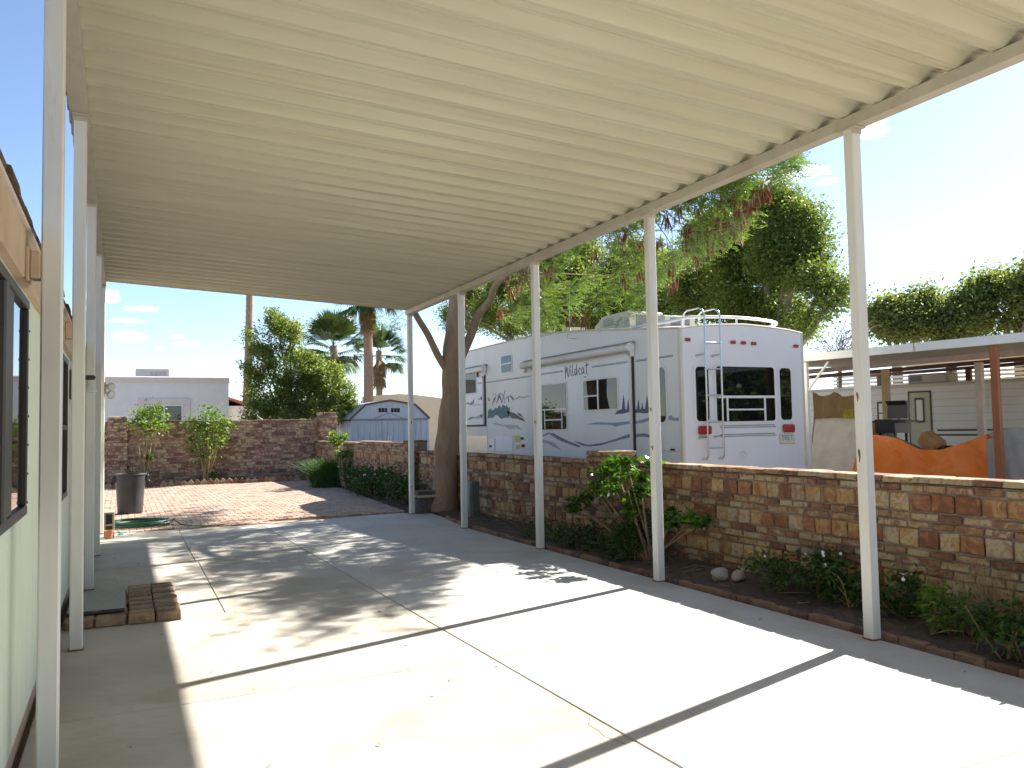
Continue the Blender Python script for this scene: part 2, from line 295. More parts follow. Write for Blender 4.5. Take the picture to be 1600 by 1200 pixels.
# ------------------------------------------------------------------ mesh helpers
class MB:
    def __init__(s, T=None): s.v = []; s.f = []; s.T = T
    def add(s, verts, faces):
        k = len(s.v)
        if s.T is not None: verts = [tuple(s.T @ Vector(p)) for p in verts]
        s.v += [tuple(p) for p in verts]; s.f += [tuple(i+k for i in f) for f in faces]; return s
    def box(s, a, b):
        (x0, y0, z0), (x1, y1, z1) = a, b
        return s.add([(x0,y0,z0),(x1,y0,z0),(x1,y1,z0),(x0,y1,z0),(x0,y0,z1),(x1,y0,z1),(x1,y1,z1),(x0,y1,z1)],
                     [(0,3,2,1),(4,5,6,7),(0,1,5,4),(1,2,6,5),(2,3,7,6),(3,0,4,7)])
    def cbox(s, a, b, c=0.01):
        (x0, y0, z0), (x1, y1, z1) = a, b; c = min(c, (x1-x0)*.45, (y1-y0)*.45, (z1-z0)*.45)
        V = []; idx = {}
        for i, x in enumerate((x0, x1)):
            for j, y in enumerate((y0, y1)):
                for k, z in enumerate((z0, z1)):
                    sx, sy, sz = (1, -1)[i], (1, -1)[j], (1, -1)[k]
                    idx[i, j, k, 0] = len(V); V.append((x, y+sy*c, z+sz*c))
                    idx[i, j, k, 1] = len(V); V.append((x+sx*c, y, z+sz*c))
                    idx[i, j, k, 2] = len(V); V.append((x+sx*c, y+sy*c, z))
        I = lambda i, j, k, a: idx[i, j, k, a]
        F = []
        for s1 in (0, 1):
            q = [I(s1,0,0,0), I(s1,1,0,0), I(s1,1,1,0), I(s1,0,1,0)]; F.append(q if s1 else q[::-1])
            q = [I(0,s1,0,1), I(0,s1,1,1), I(1,s1,1,1), I(1,s1,0,1)]; F.append(q if s1 else q[::-1])
            q = [I(0,0,s1,2), I(1,0,s1,2), I(1,1,s1,2), I(0,1,s1,2)]; F.append(q if s1 else q[::-1])
        for p in (0, 1):
            for q in (0, 1):
                e = [I(p,q,0,0), I(p,q,1,0), I(p,q,1,1), I(p,q,0,1)]; F.append(e if (p != q) else e[::-1])
                e = [I(p,0,q,0), I(p,1,q,0), I(p,1,q,2), I(p,0,q,2)]; F.append(e if (p == q) else e[::-1])
                e = [I(0,p,q,1), I(1,p,q,1), I(1,p,q,2), I(0,p,q,2)]; F.append(e if (p != q) else e[::-1])
                for r in (0, 1):
                    t = [I(p,q,r,0), I(p,q,r,1), I(p,q,r,2)]; F.append(t if ((p+q+r) % 2 == 1) else t[::-1])
        return s.add(V, F)
    def tube(s, pts, radii, n=8, cap=True, squash=None):
        pts = [Vector(p) for p in pts]; m = len(pts)
        if isinstance(radii, (int, float)): radii = [radii]*m
        V = []; F = []; prev = None
        for i, p in enumerate(pts):
            t = (pts[min(i+1, m-1)]-pts[max(i-1, 0)]).normalized()
            if prev is None:
                a = Vector((0, 0, 1)) if abs(t.z) < 0.9 else Vector((1, 0, 0)); u = t.cross(a).normalized()
            else:
                u = (prev - t*prev.dot(t)).normalized()
            w = t.cross(u); prev = u
            for k in range(n):
                a = 2*math.pi*k/n; V.append(p+(u*math.cos(a)+w*math.sin(a))*radii[i])
        for i in range(m-1):
            for k in range(n):
                F.append((i*n+k, i*n+(k+1) % n, (i+1)*n+(k+1) % n, (i+1)*n+k))
        if cap: F.append(tuple(range(n-1, -1, -1))); F.append(tuple((m-1)*n+k for k in range(n)))
        return s.add(V, F)
    def cyl(s, p0, p1, r0, r1=None, n=12): return s.tube([p0, p1], [r0, r0 if r1 is None else r1], n)
    def lathe(s, prof, c, n=24, axis='z'):
        V = []; F = []; m = len(prof)
        for (r, h) in prof:
            for k in range(n):
                a = 2*math.pi*k/n; x, y = r*math.cos(a), r*math.sin(a)
                V.append((c[0]+x, c[1]+y, c[2]+h) if axis == 'z' else ((c[0]+h, c[1]+x, c[2]+y) if axis == 'x' else (c[0]+x, c[1]+h, c[2]+y)))
        for i in range(m-1):
            for k in range(n):
                q = (i*n+k, i*n+(k+1) % n, (i+1)*n+(k+1) % n, (i+1)*n+k); F.append(q if axis != 'y' else q[::-1])
        return s.add(V, F)
    def prism(s, poly, axis, a, b):
        """poly: 2-D points; axis 'x': (y,z) from x=a to b; 'y': (x,z); 'z': (x,y)"""
        n = len(poly)
        def P(q, h): return (h, q[0], q[1]) if axis == 'x' else ((q[0], h, q[1]) if axis == 'y' else (q[0], q[1], h))
        V = [P(q, a) for q in poly]+[P(q, b) for q in poly]
        F = [tuple(range(n)), tuple(range(2*n-1, n-1, -1))]+[(i, i+n, (i+1) % n+n, (i+1) % n) for i in range(n)]
        return s.add(V, F)

def finish(me, smooth=None):
    me.validate(clean_customdata=False)
    if smooth is not None:
        me.polygons.foreach_set('use_smooth', [True]*len(me.polygons)); me.set_sharp_from_angle(angle=R(smooth))
    me.update()

import bmesh
def obj(name, mb, mat, parent=None, smooth=None, origin=None, kind=None, label=None, normals=True):
    """parent: a thing (Empty at origin O) or a part of it; geometry is given in world space"""
    O = Vector(ORG[parent.name]) if parent is not None else Vector(origin if origin is not None else (0, 0, 0))
    me = bpy.data.meshes.new(name)
    if isinstance(mb, MB):
        me.from_pydata([(p[0]-O.x, p[1]-O.y, p[2]-O.z) for p in mb.v], [], mb.f)
        if normals:
            bm = bmesh.new(); bm.from_mesh(me); bmesh.ops.recalc_face_normals(bm, faces=bm.faces); bm.to_mesh(me); bm.free()
    else:
        v, q = mb; v = np.asarray(v, dtype=np.float32)-np.array(O, dtype=np.float32); q = np.asarray(q, dtype=np.int32); k = q.shape[1]
        me.vertices.add(len(v)); me.vertices.foreach_set('co', v.ravel())
        me.loops.add(q.size); me.loops.foreach_set('vertex_index', q.ravel())
        me.polygons.add(len(q)); me.polygons.foreach_set('loop_start', np.arange(0, q.size, k, dtype=np.int32))
        me.polygons.foreach_set('loop_total', np.full(len(q), k, dtype=np.int32))
    finish(me, smooth)
    if mat: me.materials.append(MATS[mat])
    o = bpy.data.objects.new(name, me); col.objects.link(o)
    if parent is not None: o.parent = parent
    else: o.location = O
    ORG[o.name] = tuple(float(q) for q in O)
    if kind: o['kind'] = kind
    if label: o['label'] = label
    return o
def tag(o, label, cat, group=None):
    o['label'] = label; o['category'] = cat
    if group: o['group'] = group
    return o
def thing(name, label, cat, loc=(0, 0, 0), group=None):
    o = bpy.data.objects.new(name, None); col.objects.link(o); o.location = loc; ORG[o.name] = tuple(float(c) for c in loc); o.empty_display_size = 0.2
    return tag(o, label, cat, group)
def struct(name, mb, mat, smooth=None, origin=(0, 0, 0)): return obj(name, mb, mat, None, smooth, origin, 'structure')

def catmull(pts, k=6):
    pts = [np.array(p, float) for p in pts]; P = [2*pts[0]-pts[1]]+pts+[2*pts[-1]-pts[-2]]; out = []
    for i in range(1, len(P)-2):
        for t in np.linspace(0, 1, k, endpoint=False):
            a, b, c, d = P[i-1], P[i], P[i+1], P[i+2]
            out.append(0.5*((2*b)+(-a+c)*t+(2*a-5*b+4*c-d)*t*t+(-a+3*b-3*c+d)*t**3))
    out.append(pts[-1]); return out
def limb(mb, pts, r0, r1, n=8, k=6, rng=None, wob=0.0):
    c = catmull(pts, k); m = len(c)
    if rng is not None and wob > 0:
        c = [p+(rng.normal(0, wob, 3) if 0 < i < m-1 else 0) for i, p in enumerate(c)]
    mb.tube(c, [r0+(r1-r0)*i/(m-1) for i in range(m)], n); return c

# leaves -----------------------------------------------------------
def leaves(rng, P, size, aspect=0.5, up=0.6, vary=0.55, fold=0.12, dirs=None):
    """one folded diamond per point"""
    n = len(P); P = np.asarray(P, float)
    nr = rng.normal(size=(n, 3)); nr[:, 2] = np.abs(nr[:, 2])+up; nr /= np.linalg.norm(nr, axis=1, keepdims=True)
    d = rng.normal(size=(n, 3)) if dirs is None else dirs+rng.normal(0, 0.45, (n, 3))
    d -= nr*(d*nr).sum(1, keepdims=True); d /= np.linalg.norm(d, axis=1, keepdims=True)+1e-9
    w = np.cross(nr, d); s = (size*(1+vary*rng.uniform(-1, 1, n)))[:, None]
    v = np.stack([P, P+d*s*.45+w*s*aspect*.5+nr*s*fold, P+d*s, P+d*s*.45-w*s*aspect*.5+nr*s*fold], 1).reshape(-1, 3)
    return v, np.arange(4*n).reshape(-1, 4)
def join(*ms):
    V = []; Q = []; k = 0
    for v, q in ms: V.append(v); Q.append(q+k); k += len(v)
    return np.concatenate(V), np.concatenate(Q)
def blob_points(rng, blobs, n, shell=0.5):
    """blobs: (cx,cy,cz,rx,ry,rz); points biased to the outside"""
    B = np.array(blobs, float); w = B[:, 3]*B[:, 4]*B[:, 5]; w = w**0.75; k = rng.choice(len(B), n, p=w/w.sum())
    d = rng.normal(size=(n, 3)); d /= np.linalg.norm(d, axis=1, keepdims=True); r = rng.uniform(0, 1, n)**(1/3.0)
    r = shell*(0.75+0.3*r)+(1-shell)*r
    return B[k, :3]+d*r[:, None]*B[k, 3:]
def clumped(rng, blobs, n_clump, per, cr, shell=0.5):
    C = blob_points(rng, blobs, int(n_clump*1.7), shell); w = np.sin(C @ np.array([1.9, .7, 1.1])/cr*.42+1)+np.sin(C @ np.array([-.8, 1.7, .9])/cr*.47)+np.sin(C @ np.array([.6, -.9, 2.1])/cr*.40+2); C = C[np.argsort(-w+rng.normal(0, .7, len(C)))[:n_clump]]; s = cr*rng.uniform(0.6, 1.4, n_clump)
    P = np.repeat(C, per, 0)+rng.normal(0, 1, (n_clump*per, 3))*np.repeat(s, per)[:, None]*np.array([1, 1, 0.75])
    return C, P

# ------------------------------------------------------------------ ground, slab, patio
rs = np.random.RandomState
XW = 5.90                       # inner face of the garden wall
def build_ground():
    g = MB(); g.add([(-1500, -1500, -.09), (1500, -1500, -.09), (1500, 1500, -.09), (-1500, 1500, -.09)], [(0, 1, 2, 3)])
    struct('ground', g, 'desert_ground')
    dw = bpy.data.objects.new('driveway', None); col.objects.link(dw); dw['kind'] = 'structure'; ORG[dw.name] = (0, 0, 0)
    base = MB().box((-0.44, -5.0, -.085), (5.03, 15.04, -.007)); obj('joint_bed', base, 'sand_joint', dw)
    g = 0.0035
    def slab(poly):
        c = np.mean(poly, 0); q = []
        for p in poly:
            d = c-np.array(p); q.append((p[0]+g*np.sign(d[0]), p[1]+g*np.sign(d[1])))
        mb = MB(); n = len(q); e = 0.006
        V = [(x, y, -.08) for x, y in q]+[(x, y, -e) for x, y in q]+[(x+e*np.sign(c[0]-x), y+e*np.sign(c[1]-y), 0) for x, y in q]
        F = [tuple(range(2*n, 3*n))]
        for i in range(n):
            j = (i+1) % n; F += [(i, j, n+j, n+i), (n+i, n+j, 2*n+j, 2*n+i)]
        mb.add(V, F); obj('concrete_slab', mb, 'concrete_warm' if c[0] < 2 else 'concrete', dw)
    XM0, XM1 = 2.37, 2.20                     # the long joint runs slightly askew
    xm = lambda y: XM0+(XM1-XM0)*(y-3.2)/11.6
    yl = [-5.0, -1.2, 2.3, 5.33, 7.83]; yr = [-5.0, -1.2, 2.62, 5.34, 8.42, 11.75]
    for a, b in zip(yl[:-1], yl[1:]): slab([(-.45, a), (xm(a), a), (xm(b), b), (-.45, b)])
    for a, b in zip(yr[:-1], yr[1:]): slab([(xm(a), a), (5.02, a), (5.02, b), (xm(b), b)])
    for (a, b, a2, b2) in ((7.83, 11.05, 7.83, 11.4), (11.05, 14.95, 11.4, 14.85)):
        slab([(-.45, a), (.84, a), (.87, b), (-.45, b)]); slab([(.84, a), (xm(a2), a2), (xm(b2), b2), (.87, b)])
    slab([(xm(11.75), 11.75), (5.02, 11.75), (5.06, 12.6), (5.2, 13.6), (5.36, 14.5), (5.33, 15.25), (4.6, 15.3), (xm(15), 14.92)])
    # hair crack across one slab
    cr = [on_z(x, y, 0.0012) for x, y in ((921, 1121), (920, 1133), (935, 1141), (945, 1151), (960, 1156), (978, 1163))]
    mb = MB()
    for p, q in zip(cr[:-1], cr[1:]):
        d = (q-p)[:2]; w = np.array([-d[1], d[0]]); w = w/np.linalg.norm(w)*.0022
        mb.add([(p[0]+w[0], p[1]+w[1], .0012), (p[0]-w[0], p[1]-w[1], .0012), (q[0]-w[0], q[1]-w[1], .0012), (q[0]+w[0], q[1]+w[1], .0012)], [(0, 1, 2, 3)])
    obj('crack', mb, 'rust', dw)
    # scraps of leaf litter on the slab
    rng = rs(5); P = np.column_stack([rng.uniform(-.2, 4.9, 110), rng.uniform(3.2, 14.5, 110), np.full(110, .004)])
    lit = obj('leaf_litter', leaves(rng, P, 0.03, 0.4, 2.5, 0.6, 0.1), 'dry_stem', None, None, (0, 0, 0), 'stuff')
    tag(lit, 'scattered dry leaf scraps on the concrete driveway', 'leaf litter')
    # planting bed soil
    def bed(name, xa, xb, y0, y1, z):
        rng = rs(7); ny = int((y1-y0)/.12)+1; nx = 9; V = []; F = []
        for j in range(ny):
            y = y0+(y1-y0)*j/(ny-1)
            for i in range(nx):
                x = xa(y)+(xb-xa(y))*i/(nx-1); V.append((x, y, z+rng.uniform(-.018, .022)+.03*(i/(nx-1))))
        for j in range(ny-1):
            for i in range(nx-1): F.append((j*nx+i, j*nx+i+1, (j+1)*nx+i+1, (j+1)*nx+i))
        struct(name, MB().add(V, F), 'soil', 60)
    bed('planting_bed', lambda y: 5.08+max(0, y-12)*.09, XW+.02, 1.0, 15.0, .025)
    bed('planting_bed', lambda y: 4.98+.075*(y-15.4), XW+.02, 15.0, 27.3, .0)
    bed('planting_bed', lambda y: -.6, 5.9, 27.32, 28.02, .02)
build_ground()

# ------------------------------------------------------------------ masonry
def unit_brick(rng, cx=.05, cz=.09):
    m = MB(); m.cbox((-.5, -.5, -.5), (.5, .5, .5), .08); v = np.array(m.v)
    v[:, 0] = np.where(np.abs(v[:, 0]) > .45, v[:, 0], np.sign(v[:, 0])*(.5-cx)); v[:, 2] = np.where(np.abs(v[:, 2]) > .45, v[:, 2], np.sign(v[:, 2])*(.5-cz))
    for s in range(8):                        # each corner wanders a little
        sg = np.array([1 if s & 1 else -1, 1 if s & 2 else -1, 1 if s & 4 else -1]); k = (np.sign(v) == sg).all(1)
        v[k] += rng.uniform(-1, 1, 3)*np.array([.03, .05, .05])
    return v, m.f
BR = [unit_brick(rs(40+i)) for i in range(8)]
_bm = {}
def brick_mesh(i, mat):
    if (i, mat) not in _bm:
        me = bpy.data.meshes.new('brick_block'); me.from_pydata([tuple(p) for p in BR[i][0]], [], BR[i][1])
        bm = bmesh.new(); bm.from_mesh(me); bmesh.ops.recalc_face_normals(bm, faces=bm.faces); bm.to_mesh(me); bm.free()
        me.materials.append(MATS[mat]); _bm[i, mat] = me
    return _bm[i, mat]
def place_pieces(parent, name, pieces, mat, seed=0, limit=300, stuff_name=None):
    """pieces: (centre, size, rz, ry); the ones that show largest become objects, the rest one joined part"""
    rng = rs(seed); O = np.array(ORG[parent.name])
    def rank(p):
        d = np.array(p[0])-CAM; z = d @ CF
        if z < .3: return 1e9
        x = (d @ CR)/z*FPX; y = (d @ CU)/z*FPX; off = max(0, abs(x)-840, abs(y)-640)
        return np.linalg.norm(d)/(p[1][0]*p[1][2])**.25+off*1.0
    pieces = sorted(pieces, key=rank); V = []; F = []; k = 0
    for n, (c, s, rz, ry) in enumerate(pieces):
        i = rng.randint(8)
        if n < limit:
            o = bpy.data.objects.new(name, brick_mesh(i, mat)); col.objects.link(o); o.parent = parent
            o.location = tuple(np.array(c)-O); o.scale = s; o.rotation_euler = (rng.normal(0, .006), ry+rng.normal(0, .006), rz); ORG[o.name] = tuple(float(q) for q in O)
        else:
            M = Matrix.Rotation(rz, 3, 'Z') @ Matrix.Rotation(ry, 3, 'Y'); v = (BR[i][0]*np.array(s)) @ np.array(M).T+np.array(c)
            V += [tuple(p) for p in v]; F += [tuple(a+k for a in f) for f in BR[i][1]]; k += len(v)
    if V:
        mb = MB(); mb.v = V; mb.f = F
        obj(stuff_name or ('more_'+name+'s'), mb, mat, parent, kind='stuff')

def course(rng, L0, L1, mean, var=.25):
    out = []; a = L0-rng.uniform(0, mean)
    while a < L1:
        b = a+mean*(1+rng.uniform(-var, var)); x0, x1 = max(a, L0), min(b, L1)
        if x1-x0 > .05: out.append((x0, x1))
        a = b
    return out
def face_pieces(rng, L0, L1, ztop, courses, thick_fn, jt=.016, cap=True, zmin=-.03):
    """yield kind, l0, l1, z0, z1, is_cap for one face"""
    z = ztop
    for i, (kind, h, ln) in enumerate(courses):
        for (a, b) in course(rng, L0, L1, ln, .28 if kind == 'brick' else .16):
            if z-h > zmin-.2: yield kind, a+jt/2, b-jt/2, z-h+jt, z, (i == 0 and cap)
        z -= h

def build_right_wall():
    rng = rs(21)
    w = thing('garden_wall', 'low wall of red and yellow sandstone blocks beside the planting bed', 'wall', (XW+.1, 9.0, 0))
    obj('mortar_core', MB().box((XW+.022, 1.2, -.1), (XW+.2, 17.4, 1.075)).box((XW+.024, 17.4, -.1), (XW+.198, 27.98, 1.215)), 'mortar', w)
    T, S = ('brick', .070, .235), ('stone', .158, .19)
    pat = [T, T, S, T, T, S, T, T, T, S, T, T, T]
    bricks = []; stones = []
    for (y0, y1, h) in ((1.2, 17.4, 1.135), (17.4, 27.95, 1.275)):
        for kind, a, b, z0, z1, cap in face_pieces(rng, y0, y1, h, pat if y0 < 10 else [T, T]+pat, None):
            pr = rng.uniform(-.008, .012); th = .24 if cap else .11; x = (XW+.1) if cap else XW+.055-pr
            dz = rng.uniform(-.004, .004) if cap else 0
            p = ((x, (a+b)/2, (z0+z1)/2+dz), (b-a+(.012 if cap else 0), th, z1-z0), math.pi/2, 0.0)
            (bricks if kind == 'brick' else stones).append(p)
    # piers standing proud of the wall
    for (yp, wd, pd, h) in ((9.42, .62, .17, 1.27), (17.55, .55, .16, 1.36)):
        obj('pier_core', MB().box((XW-pd+.02, yp-wd/2+.02, -.1), (XW+.21, yp+wd/2-.02, h-.04)), 'mortar', w)
        z = h; k = 0
        while z > 0.0:
            cap = k == 0; th = .085 if k % 3 else .07
            if cap:
                for (a, b) in course(rng, yp-wd/2-.01, yp+wd/2+.01, .21, .1): bricks.append(((XW-pd/2+.10, (a+b)/2, z-th/2), (b-a-.01, pd+.25, th-.01), math.pi/2, 0))
            else:
                for (a, b) in course(rng, yp-wd/2, yp+wd/2, .22, .2): bricks.append(((XW-pd+.04-rng.uniform(0, .006), (a+b)/2, z-th/2), (b-a-.012, .09, th-.012), math.pi/2, 0))
                for sy in (-1, 1):
                    for (a, b) in course(rng, XW-pd+.02, XW-.01, .17, .1): bricks.append((((a+b)/2, yp+sy*(wd/2-.035), z-th/2), (b-a-.012, .09, th-.012), 0, 0))
            z -= th; k += 1
    place_pieces(w, 'brick', bricks, 'thin_brick', 3); place_pieces(w, 'stone', stones, 'sandstone', 4)
    return w
build_right_wall()

def build_back_wall():
    rng = rs(31); YB = 28.05
    w = thing('boundary_wall', 'tall stone wall across the far end of the brick patio', 'wall', (3.0, YB+.1, 0))
    obj('mortar_core', MB().box((-6.0, YB+.014, -.1), (6.15, YB+.2, 1.96)), 'mortar', w)
    T, S = ('brick', .075, .27), ('stone', .125, .26)
    pat = [T, T, S, T, T, S, T, S, T, T, S, T, T, S, T, S, T, T, S, T, T]
    bricks = []; stones = []
    for kind, a, b, z0, z1, cap in face_pieces(rng, -1.6, 6.1, 2.02, pat, None, .014):
        th = .24 if cap else .11; y = YB+.1 if cap else YB+.055-rng.uniform(-.008, .01)
        (bricks if kind == 'brick' else stones).append((((a+b)/2, y, (z0+z1)/2+(rng.uniform(-.015, .012) if cap else 0)), (b-a, th, z1-z0), 0, 0))
    for (xc, wd, h) in ((-.12, .56, 2.17), (6.33, .60, 2.24)):
        obj('pier_core', MB().box((xc-wd/2+.02, YB-.14, -.1), (xc+wd/2-.02, YB+.3, h-.04)), 'mortar', w)
        z = h; k = 0
        while z > 0:
            th = .08 if k % 3 else .11
            for (a, b) in course(rng, xc-wd/2, xc+wd/2, .22, .2): bricks.append((((a+b)/2, YB-.12 if k else YB+.08, z-th/2), (b-a-.012, .09 if k else .5, th-.012), 0, 0))
            for sx in (-1, 1):
                if k:
                    for (a, b) in course(rng, YB-.12, YB+.02, .16, .1): bricks.append(((xc+sx*(wd/2-.035), (a+b)/2, z-th/2), (b-a-.01, .09, th-.012), math.pi/2, 0))
            z -= th; k += 1
    place_pieces(w, 'brick', bricks, 'far_stone', 5); place_pieces(w, 'stone', stones, 'far_stone', 6)
build_back_wall()

def build_patio():
    p = bpy.data.objects.new('patio', None); col.objects.link(p); p['kind'] = 'structure'; ORG[p.name] = (0, 0, 0)
    mb = MB(); mb.prism([(-.9, 14.85), (5.0, 14.85), (5.9, 27.3), (-.9, 27.3)], 'z', -.086, -.022); obj('sand_bed', mb, 'sand_joint', p)
    rng = rs(17); P = []; y = 15.03; row = 0
    while y < 27.2:
        h = .150
        xr = min(5.85, 5.0+.075*(y-15.4)); x = -.8+(.115 if row % 2 else 0)
        while x < xr-.05:
            wdt = min(.225, xr-x); a = y
            if x < 5.3 and not (x > 2.2 and y < 15.35):
                P.append(((x+wdt/2, y+h/2, -.012+rng.uniform(-.003, .004)), (wdt-.012, h-.012, .05), 0, rng.normal(0, .006)))
            x += .23
        y += .155; row += 1
    # long brick line that borders the slab
    place_pieces(p, 'paver', P, 'paver', 8)
build_patio()

def build_edging():
    rng = rs(13); path = catmull([(5.085, 1.2, 0), (5.085, 5, 0), (5.085, 9, 0), (5.09, 11.5, 0), (5.14, 12.8, 0), (5.27, 13.8, 0), (5.47, 14.55, 0)], 400)
    e = thing('bed_edging', 'single line of red bricks edging the planting bed along the driveway', 'brick edging', (5.085, 7.5, 0))
    P = []; acc = 0; i = 0; last = path[0]
    pts = [path[0]]
    for q in path[1:]:
        if np.linalg.norm(q-pts[-1]) >= .212: pts.append(q)
    for a, b in zip(pts[:-1], pts[1:]):
        c = (a+b)/2; ang = math.atan2(b[1]-a[1], b[0]-a[0])
        P.append(((c[0]+rng.uniform(-.004, .006), c[1], .004+rng.uniform(-.006, .006)), (.212, .07, .07), ang, 0))
    place_pieces(e, 'brick', P, 'edging_brick', 9)
    e2 = thing('scalloped_edging', 'sawtooth row of tilted red bricks along the foot of the tall stone wall', 'brick edging', (2.6, 27.3, 0))
    P = []; x = -.35
    while x < 5.85:
        P.append(((x, 27.3-.0*x, .06+rng.uniform(-.012, .012)), (.19, .09, .19), rng.normal(0, .05), math.pi/4+rng.normal(0, .12))); x += .19
    place_pieces(e2, 'brick', P, 'thin_brick', 10)
build_edging()

# ------------------------------------------------------------------ carport
XR_, XL_, ZR, ZL = 4.985, -.30, 3.81, 4.07
SLOPE = (ZL-ZR)/(XR_-XL_)
PY = [4.41+2.652*k for k in range(-3, 5)]
def build_carport():
    c = thing('carport', 'long carport with corrugated cream roof on thin white posts', 'carport', (2.3, 6.0, 0)); rng = rs(2)
    def zroof(x): return ZR+.092+(XR_-x)*SLOPE
    h = .045
    for side, X, Z in (('r', XR_, ZR), ('l', XL_, ZL)):
        for y in PY:
            if side == 'l' and y < 0: pass
            po = obj('post', MB().cbox((X-h, y-h, 0), (X+h, y+h, Z), .008), 'white_post_paint', c, 30)
            obj('cap_plate', MB().cbox((X-h-.012, y-.085, Z-.012), (X+h+.012, y+.085, Z+.001), .003).box((X-h-.004, y-h-.004, Z-.05), (X+h+.004, y-h+.001, Z-.013)), 'beam_paint', po)
            obj('base_plate', MB().cbox((X-h-.006, y-h-.006, .0005), (X+h+.006, y+h+.006, .012), .003), 'rust', po)
        mb = MB()
        if side == 'r':
            mb.prism([(X-.052, Z+.0015), (X+.06, Z+.0015), (X+.06, Z+.098), (X+.05, Z+.098), (X+.05, Z+.012), (X-.042, Z+.012), (X-.042, Z+.088), (X-.052, Z+.088)], 'y', -3.9, 15.12)
        else:
            mb.prism([(X-.07, Z+.0015), (X+.055, Z+.0015), (X+.055, Z+.085), (X-.06, Z+.092), (X-.06, Z+.17), (X-.07, Z+.17)], 'y', -3.9, 15.12)
        b = obj('beam', mb, 'beam_paint', c)
        if side == 'r':
            for y in (3.5, 6.2, 9.9):
                obj('clip', MB().cbox((X-.056, y-.006, Z-.002), (X+.0, y+.006, Z+.05), .002), 'beam_paint', b)
    # rust chips left by old hooks
    for (x, y, hh) in ((1340, 620, .07), (1343, 712, .10), (1017, 640, .04), (1019, 700, .05), (836, 660, .05), (643, 660, .06), (643, 760, .03)):
        Y = min((p for p in PY), key=lambda yy: abs(yy-on_x(x, y, XR_-h)[1])); q = on_y(x, y, Y-h-.004)
        m = MB(); m.tube([(q[0], Y-h-.0005, q[2]-hh/2), (q[0]+.003, Y-h-.003, q[2]-hh*.1), (q[0]-.003, Y-h-.003, q[2]+hh*.3), (q[0]+.001, Y-h-.0005, q[2]+hh/2)], [.002, .007, .009, .003], 6)
        obj('hook_scar', m, 'rust', c)
    # roof panels, each one rolled sheet
    x0, x1 = -.40, 5.10; pit = .305; t = .003
    prof = [(0, .0), (.030, 0), (.036, .006), (.042, 0), (.072, 0), (.142, .066), (.180, .066), (.186, .060), (.192, .066), (.225, .066), (.293, 0), (.309, 0)]
    def panel_mesh(seed):
        r = rs(seed); nx = 12; V = []; F = []; n = len(prof)
        for side in (0, 1):
            for i in range(nx):
                x = x0+(x1-x0)*i/(nx-1); wob = r.normal(0, .0012, n)
                for k, (y, z) in enumerate(prof): V.append((x, y, zroof(x)+z+wob[k]+side*t))
        A = nx*n
        for i in range(nx-1):
            for k in range(n-1):
                a, b_, c_, d = i*n+k, i*n+k+1, (i+1)*n+k+1, (i+1)*n+k; F += [(a, d, c_, b_), (A+a, A+b_, A+c_, A+d)]
        for k in range(n-1): F += [(k, k+1, A+k+1, A+k), ((nx-1)*n+k, A+(nx-1)*n+k, A+(nx-1)*n+k+1, (nx-1)*n+k+1)]
        for i in range(nx-1): F += [(i*n, A+i*n, A+(i+1)*n, (i+1)*n), (i*n+n-1, (i+1)*n+n-1, A+(i+1)*n+n-1, A+i*n+n-1)]
        me = bpy.data.meshes.new('roof_panel'); O = ORG[c.name]; me.from_pydata([(p[0]-O[0], p[1], p[2]-O[2]) for p in V], [], F); me.materials.append(MATS['cream_metal']); me.update(); return me
    meshes = [panel_mesh(60+i) for i in range(5)]
    y = 15.08-pit; k = 0
    while y > -3.9:
        o = bpy.data.objects.new('roof_panel', meshes[rng.randint(5)]); col.objects.link(o); o.parent = c; o.location = (0, y-ORG[c.name][1], rng.uniform(-.001, .001)); ORG[o.name] = ORG[c.name]; y -= pit; k += 1
    za, zb = zroof(x0), zroof(x1)
    mb = MB(); mb.add([(x0, 15.085, za-.012), (x1, 15.085, zb-.012), (x1, 15.085, zb+.075), (x0, 15.085, za+.075), (x0, 15.10, za-.012), (x1, 15.10, zb-.012), (x1, 15.10, zb+.075), (x0, 15.10, za+.075)], [(0, 1, 2, 3), (4, 7, 6, 5), (0, 4, 5, 1), (3, 2, 6, 7), (0, 3, 7, 4), (1, 5, 6, 2)])
    obj('edge_trim', mb, 'beam_paint', c)
build_carport()

